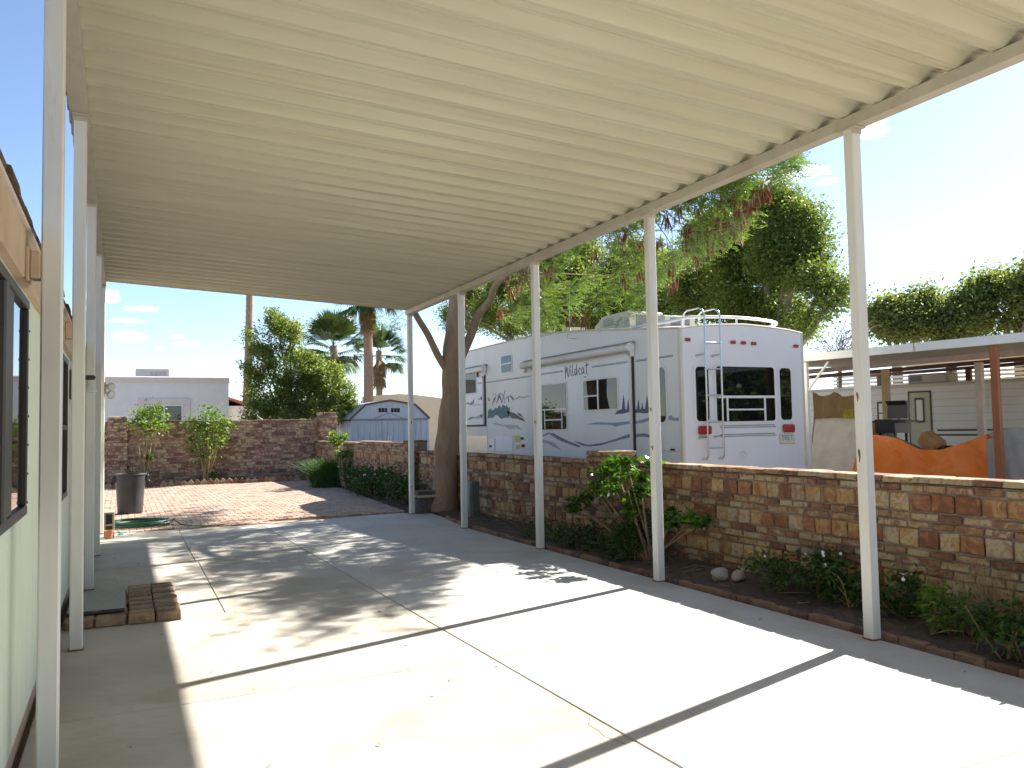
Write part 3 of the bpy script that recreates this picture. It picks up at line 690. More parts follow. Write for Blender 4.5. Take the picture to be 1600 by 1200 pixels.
# ------------------------------------------------------------------ mobile home on the left
def build_home():
    X = -.45; h = thing('mobile_home', 'pale green mobile home with tan fascia and dark framed windows', 'house', (-2.5, 6.0, 0))
    obj('wall_core', MB().box((-6.0, -4.0, .12), (X-.022, 15.55, 2.51)), 'mortar', h)
    bd = MB().cbox((-.02, .0, .16), (0, .30-.006, 2.39), .004).cbox((-.02, .10, .165), (-.0005, .1015, 2.38), .0004)
    me = None; y = -3.9; k = 0
    while y < 15.4:
        if me is None:
            O = ORG[h.name]; me = bpy.data.meshes.new('siding_board'); me.from_pydata([(p[0], p[1], p[2]) for p in bd.v], [], bd.f)
            bm = bmesh.new(); bm.from_mesh(me); bmesh.ops.recalc_face_normals(bm, faces=bm.faces); bm.to_mesh(me); bm.free(); me.materials.append(MATS['green_siding'])
        o = bpy.data.objects.new('siding_board', me); col.objects.link(o); o.parent = h; o.location = (X-ORG[h.name][0], y-ORG[h.name][1], 0); ORG[o.name] = ORG[h.name]; y += .30
    obj('skirting', MB().cbox((X-.06, -4.0, -.03), (X-.03, 15.5, .17), .004), 'tan_fascia', h)
    obj('corner_trim', MB().cbox((X-.06, 15.48, .14), (X+.02, 15.58, 2.32), .006), 'green_siding', h)
    for (y0, y1) in ((-4, 2.3), (2.305, 5.4), (5.405, 9.3), (9.305, 15.6)):
        obj('fascia_board', MB().cbox((X-.02, y0, 2.33), (X+.045, y1, 2.555), .006), 'tan_fascia', h)
    obj('drip_strip', MB().cbox((X-.01, -4, 2.558), (X+.062, 15.62, 2.572), .003), 'pale_post', h)
    ro = obj('roof', MB().prism([(X+.055, 2.59), (X+.06, 2.61), (-3.2, 3.24), (-6.1, 2.61), (-6.1, 2.58)], 'y', -4.05, 15.65), 'shingle', h)
    rng = rs(9); y = -4.0
    while y < 15.5:
        d = rng.uniform(-.012, .03); z = 2.595+rng.uniform(-.004, .01)
        obj('shingle_tab', MB().add([(X+.06+d, y+.006, z-.018), (X+.06+d, y+.294, z-.022+rng.uniform(-.012, .006)), (X-.3, y+.294, z+.060), (X-.3, y+.006, z+.060), (X+.055+d, y+.006, z+.012), (X+.055+d, y+.294, z+.012), (X-.3, y+.294, z+.098), (X-.3, y+.006, z+.098)], [(0, 1, 2, 3), (4, 5, 6, 7), (0, 1, 5, 4), (1, 2, 6, 5), (2, 3, 7, 6), (3, 0, 4, 7)]), 'shingle', ro); y += .30
    for yb in PY[2:]:
        obj('post_bracket', MB().cbox((X+.0605, yb-.055, 2.335), (XL_-.046, yb+.05, 2.46), .006).cbox((X+.0455, yb-.075, 2.32), (X+.060, yb+.07, 2.48), .003), 'tan_fascia', h)
    # windows
    def window(y0, y1, z0, z1, mull, blind):
        f = MB(); d = .035; w = .045
        f.cbox((X, y0, z0), (X+d, y1, z0+w), .005).cbox((X, y0, z1-w), (X+d, y1, z1), .005).cbox((X, y0, z0+w+.001), (X+d-.002, y0+w, z1-w-.001), .004).cbox((X, y1-w, z0+w+.001), (X+d-.002, y1, z1-w-.001), .004)
        wo = obj('window', f, 'dark_frame', h)
        for k in range(int((z1-z0)/.14)): obj('screw', MB().cyl((X+d-.004, y1-.012, z0+.06+.14*k), (X+d+.003, y1-.012, z0+.06+.14*k), .006, n=8), 'lamp_grey', wo) if y0 < 5 else None
        if mull:
            m0, m1 = mull; obj('mullion', MB().cbox((X+.002, m0, z0+w+.001), (X+d+.004, m0+.11, z1-w-.001), .008).cbox((X+.002, m0+.125, z0+w+.001), (X+d-.006, m1, z1-w-.001), .008), 'dark_frame', wo)
            obj('pane', MB().box((X+.008, m1+.001, z0+w-.002), (X+.014, y1-w+.002, z1-w+.002)), 'window_glass', wo)
            s = MB(); z = z0+w+.02
            while z < z1-w-.02: s.box((X+.004, y0+w, z), (X+.010, m0, z+.014)); z += .024
            obj('blind', s, 'blind', wo, kind='stuff'); obj('screen', MB().box((X+.001, y0+w, z0+w), (X+.003, m0-.001, z1-w)), 'mat_black', wo)
        else:
            zm = (z0+z1)/2; obj('pane', MB().box((X+.008, y0+w-.002, z0+w-.002), (X+.014, y1-w+.002, z1-w+.002)), 'window_glass', wo); obj('sash_rail', MB().cbox((X+.006, y0+w, zm-.02), (X+.03, y1-w, zm+.02), .004), 'dark_frame', wo)
    window(2.8, 4.68, 1.22, 2.27, (3.74, 4.09), True); window(7.32, 8.0, 1.09, 2.25, None, False)
    # door
    d = obj('door', MB().cbox((X, 9.0, .2), (X+.022, 9.9, 2.2), .006), 'green_siding', h)
    obj('door_frame', MB().cbox((X, 8.93, .17), (X+.034, 8.995, 2.26), .005).cbox((X, 9.905, .17), (X+.034, 9.97, 2.26), .005).cbox((X, 8.996, 2.205), (X+.033, 9.904, 2.262), .005), 'white_post_paint', d)
    obj('handle', MB().cyl((X+.02, 9.1, 1.05), (X+.06, 9.1, 1.05), .012).lathe([(.001, 0), (.03, .008), (.034, .03), (.02, .05), (.001, .052)], (X+.055, 9.1, 1.05), 12, 'x'), 'chrome', d, 40)
    # porch lamp on a black arm
    l = thing('porch_lamp', 'small wall lamp with frosted glass bell shade on black arm', 'lamp', (X, 8.85, 2.2)); xs, _, zs = on_y(140, 590, 8.85)
    obj('back_plate', MB().cbox((X+.002, 8.78, zs-.21), (X+.022, 8.92, zs+.07), .006), 'dark_frame', l)
    obj('arm', MB().cbox((X+.02, 8.815, zs-.022), (xs+.05, 8.885, zs+.022), .012), 'dark_frame', l)
    obj('shade', MB().lathe([(.02, .0), (.028, -.03), (.04, -.055), (.066, -.09), (.072, -.112), (.066, -.117), (.03, -.11), (.001, -.105)], (xs, 8.85, zs-.0225), 20), 'lamp_glass', l, 50)
    # twin flood lamp on the far post
    p5 = PY[-1]; a = on_y(167, 602, p5-.06); f = thing('flood_light', 'grey twin floodlight fixed to the farthest white carport post', 'lamp', (XL_+.045, p5, a[2]))
    obj('mount', MB().cbox((XL_+.0455, p5-.05, a[2]-.14), (XL_+.07, p5+.05, a[2]+.06), .008), 'lamp_grey', f)
    for dz in (0.03, -.10):
        c = Vector((XL_+.07, p5, a[2]+dz-.02)); d = Vector((.55, -.75, -.28)).normalized(); m = MB(); m.tube([c, c+d*.05, c+d*.06, c+d*.11, c+d*.135], [.022, .024, .045, .066, .068], 16); hd = obj('lamp_head', m, 'lamp_grey', f, 40)
        obj('lens', MB().cyl(c+d*.1352, c+d*.142, .058, n=16), 'lamp_glass', hd, 40)
build_home()

# ------------------------------------------------------------------ small things by the home
def build_small():
    rng = rs(3)
    s = thing('brick_step', 'low step of loose tan bricks by the home door', 'step', (.1, 8.5, 0)); P = []
    y = 7.72
    for r in range(5):
        for x0, x1 in ((.065, .265), (.275, .475)):
            if r % 2 and x0 > .2:
                P.append((((x0+x1)/2, y+.075, .044), (x1-x0, .150, .088), rng.normal(0, .015), 0)); P.append((((x0+x1)/2, y+.230, .043), (x1-x0, .150, .085), rng.normal(0, .015), 0))
            else: [P.append((((x0+x1)/2, y+.05+.1*j, .044), (x1-x0, .099, .088+rng.uniform(-.008, .006)), rng.normal(0, .02), 0)) for j in range(3)]
        y += .305
    for x0, x1 in ((-.42, -.20), (-.19, .055)):
        for yy in (7.75, 8.0, 8.3, 8.6, 8.9): P.append((((x0+x1)/2, yy+.12, .039), (x1-x0, .24, .076), rng.normal(0, .012), 0))
    place_pieces(s, 'brick', P, 'step_brick', 11)
    m = thing('door_mat', 'worn grey door mat with dark border lying on the brick step', 'mat', (-.2, 8.4, .085))
    obj('mat', MB().cbox((-.415, 8.02, .0865), (.04, 9.0, .098), .003), 'mat_grey', m); obj('border', MB().cbox((-.41, 7.90, .0865), (.03, 8.015, .096), .003), 'mat_black', m); obj('mark', MB().box((-.22, 7.93, .0962), (-.17, 7.98, .0972)), 'mat_red', m)
    # trash can
    cx, cy = .165, 18.45; t = thing('trash_can', 'open round charcoal plastic trash can standing on brick patio', 'trash can', (cx, cy, 0.015)); z0 = .016
    prof = [(.001, 0), (.225, 0), (.235, .01), (.262, .52), (.272, .53), (.275, .58), (.280, .60), (.291, .765), (.305, .77), (.310, .785), (.305, .80), (.285, .80), (.278, .78), (.27, .55), (.225, .04), (.001, .035)]
    obj('body', MB().lathe(prof, (cx, cy, z0), 40), 'can_plastic', t, 35)
    for sg in (-1, 1): obj('handle', MB().cbox((cx+sg*.33-.035, cy-.09, z0+.62), (cx+sg*.33+.025, cy+.09, z0+.66), .01).cbox((cx+sg*.31-.03, cy-.08, z0+.655), (cx+sg*.31+.025, cy-.05, z0+.77), .008).cbox((cx+sg*.31-.03, cy+.05, z0+.655), (cx+sg*.31+.025, cy+.08, z0+.77), .008), 'can_plastic', t)
    # cinder block on end
    b = MB(); x0, x1, y0, y1, hh, w = -.245, -.095, 14.35, 14.55, .40, .028
    b.cbox((x0, y0, 0), (x0+w, y1, hh), .004).cbox((x1-w, y0, 0), (x1, y1, hh), .004)
    for z in (0, hh/2-w/2, hh-w): b.cbox((x0+w-.002, y0+.002, z+.0005), (x1-w+.002, y1-.002, z+w-.0005), .003)
    b.box((x0+w, y1-.03, .02), (x1-w, y1-.02, hh-.02))
    tag(obj('cinder_block', b, 'cinder', None, None, ((x0+x1)/2, y0, 0)), 'grey hollow concrete block standing on end beside the far white post', 'block')
    tag(obj('flower_pot', MB().lathe([(.001, 0), (.05, 0), (.062, .10), (.072, .105), (.074, .135), (.062, .135), (.055, .11), (.03, .10), (.001, .10)], (-.17, 14.22, .001), 20), 'terracotta', None, 40, (-.17, 14.22, 0)), 'small terracotta pot in front of the hollow concrete block', 'pot')
    # garden hose
    pts = []; n = 360
    for i in range(n):
        a = i/n*2*math.pi*9; r = .42+.05*math.sin(i*.13)+.03*math.sin(i*.041); pts.append((.32+r*math.cos(a)*1.05+.02*math.sin(i*.3), 15.75+r*.95*math.sin(a), .028+.010*(i//40)+.012*(1+math.sin(i*.21))*.5))
    tail = catmull([pts[-1], (.95, 15.5, .03), (1.2, 15.1, .02), (1.6, 15.06, .018)], 8)[1:]
    h = thing('garden_hose', 'coil of dark green garden hose lying where the slab meets the brick patio', 'hose', (.32, 15.75, 0))
    obj('coil', MB().tube(pts+[tuple(p) for p in tail], .011, 6), 'hose_green', h, 60); obj('nozzle', MB().tube(catmull([(-.06, 15.3, .014), (-.02, 15.0, .014), (.03, 14.75, .014), (-.04, 14.62, .014)], 5), .012, 6), 'hose_teal', h, 60)
    # planter box and utility pedestal by the tree
    p = thing('planter_tub', 'small dark slatted wooden tub beside the tree trunk', 'planter', (5.26, 15.1, 0))
    for i in range(4): obj('slat', MB().cbox((5.09+i*.085, 14.93, .0), (5.09+i*.085+.078, 14.95, .30), .004), 'planter_wood', p)
    obj('tub', MB().cbox((5.09, 14.951, .0), (5.43, 15.28, .27), .006), 'planter_wood', p); obj('rim', MB().cbox((5.07, 14.91, .30), (5.45, 15.3, .345), .006), 'tan_fascia', p); obj('lid', MB().cbox((5.10, 14.96, .346), (5.42, 15.27, .42), .01), 'planter_wood', p)
    u = thing('utility_pedestal', 'narrow grey green utility pedestal in the bed near tree trunk', 'utility box', (5.60, 13.55, .03))
    obj('cabinet', MB().cbox((5.58, 13.45, .02), (5.72, 13.6, .66), .012), 'pedestal_green', u); obj('meter_box', MB().cbox((5.52, 13.44, .40), (5.58, 13.58, .64), .008), 'pedestal_label', u); obj('conduit', MB().cyl((5.545, 13.52, .02), (5.545, 13.52, .40), .018), 'grey_metal', u, 40)
    # rocks
    def rock(c, s, seed, label):
        r = rs(seed); bm = bmesh.new(); bmesh.ops.create_icosphere(bm, subdivisions=3, radius=1.0); me = bpy.data.meshes.new('rock'); bm.to_mesh(me); bm.free()
        D = r.normal(size=(6, 3)); co = np.array([v.co[:] for v in me.vertices]); k = 1+sum(.10*np.sin(co @ d*1.7+i) for i, d in enumerate(D)); co = co*k[:, None]*np.array(s)
        me.vertices.foreach_set('co', co.ravel()); finish(me, 70); me.materials.append(MATS['rock']); o = bpy.data.objects.new('rock', me); col.objects.link(o); o.location = c; tag(o, label, 'rock')
    rock((5.40, 6.62, .10), (.115, .085, .075), 1, 'pale rounded rock lying in the planting bed, larger of two touching'); rock((5.53, 6.48, .09), (.085, .075, .07), 2, 'smaller pale rock leaning against a larger rock in the bed')
    tag(obj('lumber_board', MB().cbox((XW-.02, 18.3, 1.286), (XW+.16, 22.2, 1.315), .006), 'lumber', None, None, (XW, 20.2, 1.286)), 'long pale board lying along the top of the far wall section', 'board')
build_small()

# ------------------------------------------------------------------ fifth-wheel trailer behind the wall
RX0, RX1, RY0 = 7.60, 10.04, 10.06
def decal_x(name, polys, X, mat, parent, t=.0025):
    """flat print on the side wall, outlined in photo pixels and carried to the wall plane"""
    for poly in polys:
        q = [on_x(x, y, RX0) for x, y in poly]; obj(name, MB().prism([(p[1], p[2]) for p in q], 'x', X-t, X-.0005), mat, parent); t += .0003
def ribbon(pts, w):
    """closed outline round a stroke given as (u, v) points"""
    L = []; Rr = []; n = len(pts)
    for i, (u, v) in enumerate(pts):
        a = pts[max(0, i-1)]; b = pts[min(n-1, i+1)]; d = np.array([b[0]-a[0], b[1]-a[1]], float); d /= np.linalg.norm(d)+1e-9
        ww = w*(.55+.45*math.sin(math.pi*(i+.6)/(n+.2))); L.append((u-d[1]*ww, v+d[0]*ww)); Rr.append((u+d[1]*ww, v-d[0]*ww))
    return L+Rr[::-1]
def rrect(a0, b0, a1, b1, r, k=4):
    out = []
    for cx, cy, s in ((a1-r, b0+r, -90), (a1-r, b1-r, 0), (a0+r, b1-r, 90), (a0+r, b0+r, 180)):
        for i in range(k+1): a = R(s+90*i/k); out.append((cx+r*math.cos(a), cy+r*math.sin(a)))
    return out
def build_rv():
    v = thing('travel_trailer', 'white fifth-wheel travel trailer with grey mountain graphics parked behind the garden wall', 'trailer', (8.8, 14.5, 0))
    ST = [(10.08, .62, 3.05), (12.84, .62, 3.33), (14.6, .62, 3.47), (17.35, .62, 3.47), (17.36, 1.42, 3.47), (18.4, 1.42, 3.46), (19.3, 1.46, 3.36), (19.9, 1.55, 2.95), (20.15, 1.7, 2.3)]
    V = []; F = []; n = 9; cr = [0, 0, .045, .08, .10, .08, .045, 0, 0]; xs = [RX0, RX0, RX0+.3, RX0+.75, 8.82, RX1-.75, RX1-.3, RX1, RX1]
    for y, zb, zt in ST:
        for k in range(n): V.append((xs[k], y, zb if k in (0, n-1) else zt+cr[k]))
    for i in range(len(ST)-1):
        for k in range(n): F.append((i*n+k, i*n+(k+1) % n, (i+1)*n+(k+1) % n, (i+1)*n+k))
    F += [tuple(range(n)), tuple((len(ST)-1)*n+k for k in range(n-1, -1, -1))]
    body = obj('body', MB().add(V, F), 'rv_cream', v)
    rp = [(xs[k], (.62 if k in (0, n-1) else 3.05+cr[k])) for k in range(n)]
    rear = obj('rear_wall', MB().prism(rp, 'y', RY0-.012, RY0+.018), 'rv_white', v)
    for xx in (RX0-.012, RX1-.03): obj('edge_moulding', MB().prism(rrect(xx, .6, xx+.042, 3.06, .01), 'y', RY0-.016, RY0+.05), 'ac_beige', rear)
    m = MB(); m.tube([(xs[k], RY0-.01, 3.05+cr[k]) for k in range(1, n-1)], .018, 6); obj('roof_moulding', m, 'ac_beige', rear, 50)
    m = MB()
    for xx in (RX0-.004, RX1+.004): m.tube([(xx, y, zt+.005) for y, zb, zt in ST[:7]], .018, 6)
    obj('roof_edge_trim', m, 'rv_roof', body, 50)
    Xf = RX0
    # slide-outs with black seals
    def slide(y0, y1, z0, z1, proud):
        s = obj('slide_out', MB().cbox((RX0-proud, y0, z0), (RX0+.002, y1, z1), .012), 'rv_white', v)
        sm = MB()
        for a, b in ((y0-.055, y0-.004), (y1+.004, y1+.055)): sm.cbox((RX0-.02, a, z0), (RX0+.001, b, z1+.02), .004)
        sm.cbox((RX0-.018, y0-.05, z0-.04), (RX0+.001, y1+.05, z0-.002), .004); obj('seal', sm, 'black_seal', s)
        tr = MB()
        for a, b in ((y0, y0+.035), (y1-.035, y1)): tr.cbox((RX0-proud-.008, a, z0), (RX0-proud+.004, b, z1), .004)
        tr.cbox((RX0-proud-.008, y0, z1-.035), (RX0-proud+.0035, y1, z1), .004); obj('edge_trim', tr, 'rv_cream', s); return s
    P1 = .05; s1 = slide(11.36, 14.98, .66, 2.78, P1); s2 = slide(17.46, 18.85, 1.68, 2.80, P1); XS = RX0-P1
    # roller awnings
    def awning(y0, y1, z, x):
        a = obj('awning', MB().tube([(x-.06, y0, z-.01), (x-.06, y1, z-.01)], .062, 16), 'awning_fabric', v, 50)
        for y in (y0-.03, y1-.01): obj('end_cap', MB().lathe([(.001, 0), (.075, 0), (.075, .04), (.001, .04)], (x-.06, y, z-.01), 16, 'y'), 'rv_white', a, 50)
        obj('arm', MB().cbox((x-.045, y1-.03, z-.16), (RX0+.001, y1+.01, z+.05), .008), 'rv_white', a); obj('rail', MB().cbox((x-.02, y0-.05, z+.055), (RX0+.001, y1+.05, z+.09), .006), 'awning_brown', a)
        obj('arm', MB().cbox((x-.045, y0-.01, z-.16), (RX0+.001, y0+.03, z+.05), .008), 'rv_white', a)
    awning(11.3, 15.3, 2.89, RX0-.02); awning(17.35, 18.95, 2.98, RX0-.02)
    # windows
    def win_side(y0, y1, z0, z1, x, bars=(), r=.05, fr=.035):
        w = obj('window', MB().prism(rrect(y0-fr, z0-fr, y1+fr, z1+fr, r+fr*.5), 'x', x-.012, x-.0005), 'rv_cream', v, None)
        obj('pane', MB().prism(rrect(y0, z0, y1, z1, r), 'x', x-.016, x-.0125), 'vehicle_glass', w)
        b = MB()
        for (a0, b0, a1, b1) in bars: b.box((x-.021, a0, b0), (x-.0165, a1, b1))
        if bars: obj('bar', b, 'rv_white', w)
    zA = 1.935
    win_side(13.51, 14.64, 1.55, 2.42, XS, [(13.52, zA-.012, 14.63, zA+.012), (13.66, 1.56, 13.69, zA-.0121), (14.36, 1.56, 14.39, zA-.0121), (13.691, 1.72, 14.359, 1.745)])
    win_side(11.75, 12.85, 1.89, 2.41, XS, [(12.33, 1.895, 12.375, 2.405), (12.376, 2.12, 12.84, 2.145)])
    win_side(15.98, 16.5, 2.81, 3.17, RX0, [(15.985, 2.985, 16.495, 3.01)], .04)
    win_side(17.85, 18.5, 2.44, 2.91, XS, [], .03)
    win_side(10.45, 10.80, 1.64, 2.49, RX0, [], .09)
    # stripes
    m = MB()
    for a, b, x in ((10.24, 11.25, RX0), (11.42, 12.55, XS), (13.62, 14.94, XS), (15.1, 17.34, RX0), (17.5, 17.75, XS)):
        m.box((x-.003, a, 2.636), (x-.0005, b, 2.648)); m.box((x-.003, a, 2.658), (x-.0005, b, 2.664))
    obj('pinstripe', m, 'print_navy', body)
    # lettering: brush script reading Wildcat, drawn as strokes in a 10 x 3 field
    S = [[(0, 2.6), (.25, 2.8), (.35, 1.2), (.25, -.5)], [(.3, .3), (.9, 1.9), (1.15, 2.2)], [(1.1, 2.3), (1.2, 1.0), (1.45, .1), (1.7, .3)], [(1.6, .2), (2.0, 1.3), (2.35, 2.5)],
         [(2.55, 1.6), (2.55, .7), (2.75, .1), (3.0, .3)], [(2.7, 2.1), (2.85, 2.35)], [(3.35, 2.6), (3.3, 1.2), (3.4, .3), (3.7, .1)], [(4.7, 1.3), (4.3, 1.5), (4.05, .9), (4.2, .2), (4.6, .4), (4.8, 1.2)], [(5.0, 3.0), (4.9, 1.5), (4.95, .4), (5.2, .15)],
         [(6.4, 1.3), (6.0, 1.6), (5.7, .9), (5.9, .2), (6.4, .3)], [(7.5, 1.4), (7.1, 1.6), (6.8, .9), (7.0, .25), (7.4, .5), (7.55, 1.3)], [(7.6, 1.5), (7.6, .6), (7.9, .2)], [(8.75, 2.9), (8.6, 1.3), (8.7, .2), (9.0, -.1)], [(8.1, 1.9), (8.7, 2.0), (9.4, 2.15)]]
    m = MB()
    for s in S:
        q = catmull([(a, b, 0) for a, b in s], 4); o = ribbon([(p[0], p[1]) for p in q], .13); m.prism([(13.56-.094*a, 2.53+.082*b) for a, b in o], 'x', XS-.003, XS-.0005)
    for k in range(5): a = 12.85-.02*k; m.box((XS-.003, a-.012, 2.475+.006*(k % 2)), (XS-.0005, a, 2.495))
    obj('lettering', m, 'print_navy', s1)
    Z6 = lambda pts: [(700+x/5, 480+y/5) for x, y in pts]; Z2 = lambda pts: [(720+x/10, 590+y/10) for x, y in pts]; Z3 = lambda pts: [(870+x/12, 560+y/12) for x, y in pts]; Z7 = lambda pts: [(980+x/5, 480+y/5) for x, y in pts]
    rng = rs(77)
    def pine(cx, base, top, wd):
        L = []; Rr = []; k = 7
        for i in range(k): t = i/k; y = base+(top-base)*t; w = wd*(1-t)*.5; L += [(cx-w, y), (cx-w*.55, y+(top-base)/k*.8)]; Rr += [(cx+w, y), (cx+w*.55, y+(top-base)/k*.8)]
        return L+[(cx, top)]+Rr[::-1]
    decal_x('pine_graphic', [Z3([(1130, 1055), (1180, 985), (1250, 955), (1330, 960), (1425, 930), (1425, 1000), (1290, 1035), (1200, 1040)]), Z3(pine(1300, 975, 685, 90)), Z3(pine(1387, 960, 770, 60))], XS, 'print_navy', s1)
    decal_x('pine_graphic', [Z7([(-10, 825), (0, 800), (60, 800), (180, 790), (195, 810), (150, 830), (80, 825)]), Z7(pine(155, 805, 690, 40)), Z7(pine(88, 800, 725, 30)), Z7(pine(28, 805, 735, 26)), Z7(pine(118, 805, 745, 24)), Z7(pine(186, 800, 735, 22))], RX0, 'print_navy', body)
    decal_x('ridge_graphic', [Z6([(800, 985), (840, 982), (880, 1005), (960, 1045), (1060, 1085), (1040, 1095), (940, 1060), (880, 1035), (840, 1010)]), Z6([(1000, 1045), (1050, 1055), (1110, 1075), (1230, 1060), (1335, 1025), (1300, 1050), (1220, 1078), (1130, 1088), (1070, 1080)]), Z6([(1285, 1060), (1340, 1025), (1420, 995), (1440, 990), (1440, 1020), (1380, 1030)])], XS, 'print_grey', s1)
    decal_x('ridge_graphic', [Z6([(745, 1005), (790, 980), (820, 978), (790, 1000), (760, 1010)]), Z6([(1095, 915), (1190, 898), (1310, 903), (1440, 890), (1440, 912), (1380, 920), (1330, 932), (1290, 918)])], XS, 'print_blue', s1)
    decal_x('ridge_graphic', [Z6([(740, 1035), (790, 1040), (850, 1060), (905, 1118), (860, 1100), (800, 1065), (745, 1055)])], XS, 'print_pale', s1)
    decal_x('ridge_graphic', [Z7([(0, 890), (50, 895), (110, 880), (185, 860), (185, 880), (120, 905), (60, 910), (0, 905)]), Z7([(325, 850), (345, 845), (370, 865), (405, 860), (405, 890), (350, 885), (325, 880)])], RX0, 'print_blue', body)
    decal_x('ridge_graphic', [Z7([(0, 1000), (60, 990), (130, 985), (190, 1000), (190, 1022), (120, 1010), (0, 1028)])], RX0, 'print_grey', body)
    # desert picture: mountains, brush and a rocky slope
    br = [Z2([(420+330*t, 640-15*math.sin(9*t)-(60 if .3 < t < .6 else 0)) for t in np.linspace(0, 1, 9)]+[(770, 460), (740, 475), (720, 430), (690, 450), (655, 420), (640, 470), (600, 430), (575, 480), (540, 470), (500, 520), (470, 480), (430, 510)])]
    decal_x('brush_graphic', br, RX0, 'print_teal', body)
    decal_x('slope_graphic', [Z2([(720, 520), (780, 535), (850, 560), (905, 600), (975, 640), (1010, 690), (940, 665), (870, 640), (800, 640), (750, 590)]), Z2([(880, 545), (940, 570), (990, 640), (955, 610), (900, 585)])], RX0, 'print_brown', body)
    decal_x('slope_graphic', [Z2([(490, 715), (570, 705), (640, 735), (760, 735), (890, 745), (960, 830), (870, 790), (770, 810), (700, 765), (560, 740)])], RX0, 'print_pale', body)
    mt = [Z2(ribbon([(x, y) for x, y in p], w)) for p, w in (([(490, 440), (520, 330), (540, 300), (530, 380)], 5), ([(560, 400), (600, 300), (605, 250), (640, 400)], 8), ([(640, 400), (670, 280), (700, 190)], 5), ([(660, 270), (620, 240)], 5), ([(690, 400), (680, 330), (650, 260)], 4), ([(500, 250), (560, 270), (540, 300)], 4), ([(700, 330), (740, 285), (750, 380)], 9), ([(770, 280), (800, 310), (825, 350)], 14), ([(850, 320), (880, 330), (910, 300), (980, 310), (1070, 288)], 6), ([(420, 320), (440, 330), (445, 370)], 12))]
    decal_x('rock_graphic', mt, RX0, 'print_grey', body)
    decal_x('mountain_graphic', [Z2([(90, 410), (150, 385), (170, 410), (215, 370), (235, 325), (240, 400), (180, 430), (170, 415)]), Z2([(290, 350), (330, 320), (372, 262), (365, 350), (330, 340)]), Z2(ribbon([(160, 420), (250, 430), (340, 420)], 6))], XS, 'print_grey', s2)
    decal_x('mountain_graphic', [Z2([(130, 665), (180, 620), (260, 612), (340, 580), (385, 570), (385, 640), (300, 640), (220, 640)])], XS, 'print_pale', s2)
    decal_x('mountain_graphic', [Z2([(130, 665), (175, 622), (250, 615), (200, 640)]), Z2([(330, 580), (380, 570), (380, 625), (340, 610)])], XS-.003, 'print_brown', s2)
    # hatches, labels
    def side_box(x0, y0, x1, y1, name, mat, t=.012, x=RX0, rr=.02):
        a = on_x(x0, y0, RX0); b = on_x(x1, y1, RX0); ya, yb = sorted((a[1], b[1])); za, zb = sorted((a[2], b[2])); return obj(name, MB().prism(rrect(ya, za, yb, zb, min(rr, (yb-ya)*.4, (zb-za)*.4)), 'x', x-t, x-.0005), mat, body)
    side_box(774, 680, 803, 706, 'hatch_frame', 'rv_cream', .008); side_box(775.5, 681.5, 801.5, 705, 'hatch_door', 'rv_white', .014)
    side_box(804.5, 680.5, 813.5, 691, 'warning_label', 'yellow_label', .003); side_box(814.5, 683, 818, 687, 'latch', 'black_seal', .02); side_box(806, 695, 813, 702, 'warning_label', 'yellow_label', .003); side_box(815, 694, 820, 699, 'reflector', 'red_lens', .012)
    side_box(765, 686, 774, 704, 'fill_port', 'rv_white', .02); side_box(766, 695.5, 769.5, 699, 'latch', 'black_seal', .03)
    side_box(1041, 695, 1047, 704, 'outlet_cover', 'rv_white', .02); side_box(1049, 701, 1055, 704, 'latch', 'black_seal', .02)
    obj('panel_seam', MB().box((RX0-.004, 17.36, .65), (RX0-.0005, 17.375, 1.66)).box((RX0-.004, 10.1, 1.19), (RX0-.0005, 11.28, 1.195)).box((RX0-.004, 15.06, 1.16), (RX0-.0005, 17.35, 1.165)), 'print_pale', body)
    # rear wall details
    Yr = RY0-.012
    def win_rear(x0, x1, z0, z1, bars=(), r=.05, fr=.035):
        w = obj('window', MB().prism(rrect(x0-fr, z0-fr, x1+fr, z1+fr, r+fr*.5), 'y', Yr-.014, Yr-.0005), 'rv_white', v); obj('pane', MB().prism(rrect(x0, z0, x1, z1, r), 'y', Yr-.018, Yr-.0145), 'tinted_glass', w)
        b = MB()
        for (a0, b0, a1, b1) in bars: b.box((a0, Yr-.026, b0), (a1, Yr-.0185, b1))
        if bars: obj('bar', b, 'rv_white', w)
    win_rear(7.85, 8.09, 1.64, 2.47, (), .06); win_rear(9.52, 9.75, 1.64, 2.47, (), .06)
    win_rear(8.24, 9.40, 1.63, 2.48, [(8.245, 1.99, 9.395, 2.03), (8.42, 1.635, 8.455, 1.989), (9.17, 1.635, 9.205, 1.989), (8.456, 1.80, 9.169, 1.825)], .05)
    m = MB()
    for z in (1.53, 1.395):
        for dz in (0, .028): m.box((8.30, Yr-.003, z+dz), (9.42-dz, Yr-.0005, z+dz+.014))
    obj('pinstripe', m, 'print_grey', rear)
    for (x, y) in ((1073, 531), (1144, 535), (1160, 536), (1176, 537), (1242, 541)):
        q = on_y(x, y, RY0); obj('marker_light', MB().cbox((q[0]-.05, Yr-.03, q[2]-.025), (q[0]+.05, Yr-.0005, q[2]+.025), .01), 'red_lens', rear)
    for x0 in (7.87, 9.545):
        obj('tail_light', MB().cbox((x0, Yr-.05, 1.44), (x0+.245, Yr-.0005, 1.57), .02), 'red_lens', rear)
    obj('small_reflector', MB().cbox((7.90, Yr-.02, 1.385), (8.03, Yr-.0005, 1.42), .006), 'print_grey', rear)
    lp = obj('licence_plate', MB().cbox((9.49, Yr-.010, 1.265), (9.80, Yr-.0005, 1.425), .004), 'plate_white', rear); obj('plate_rim', MB().cbox((9.48, Yr-.006, 1.255), (9.81, Yr-.001, 1.264), .002).cbox((9.48, Yr-.006, 1.265), (9.489, Yr-.001, 1.43), .002), 'plate_frame', lp)
    m = MB()
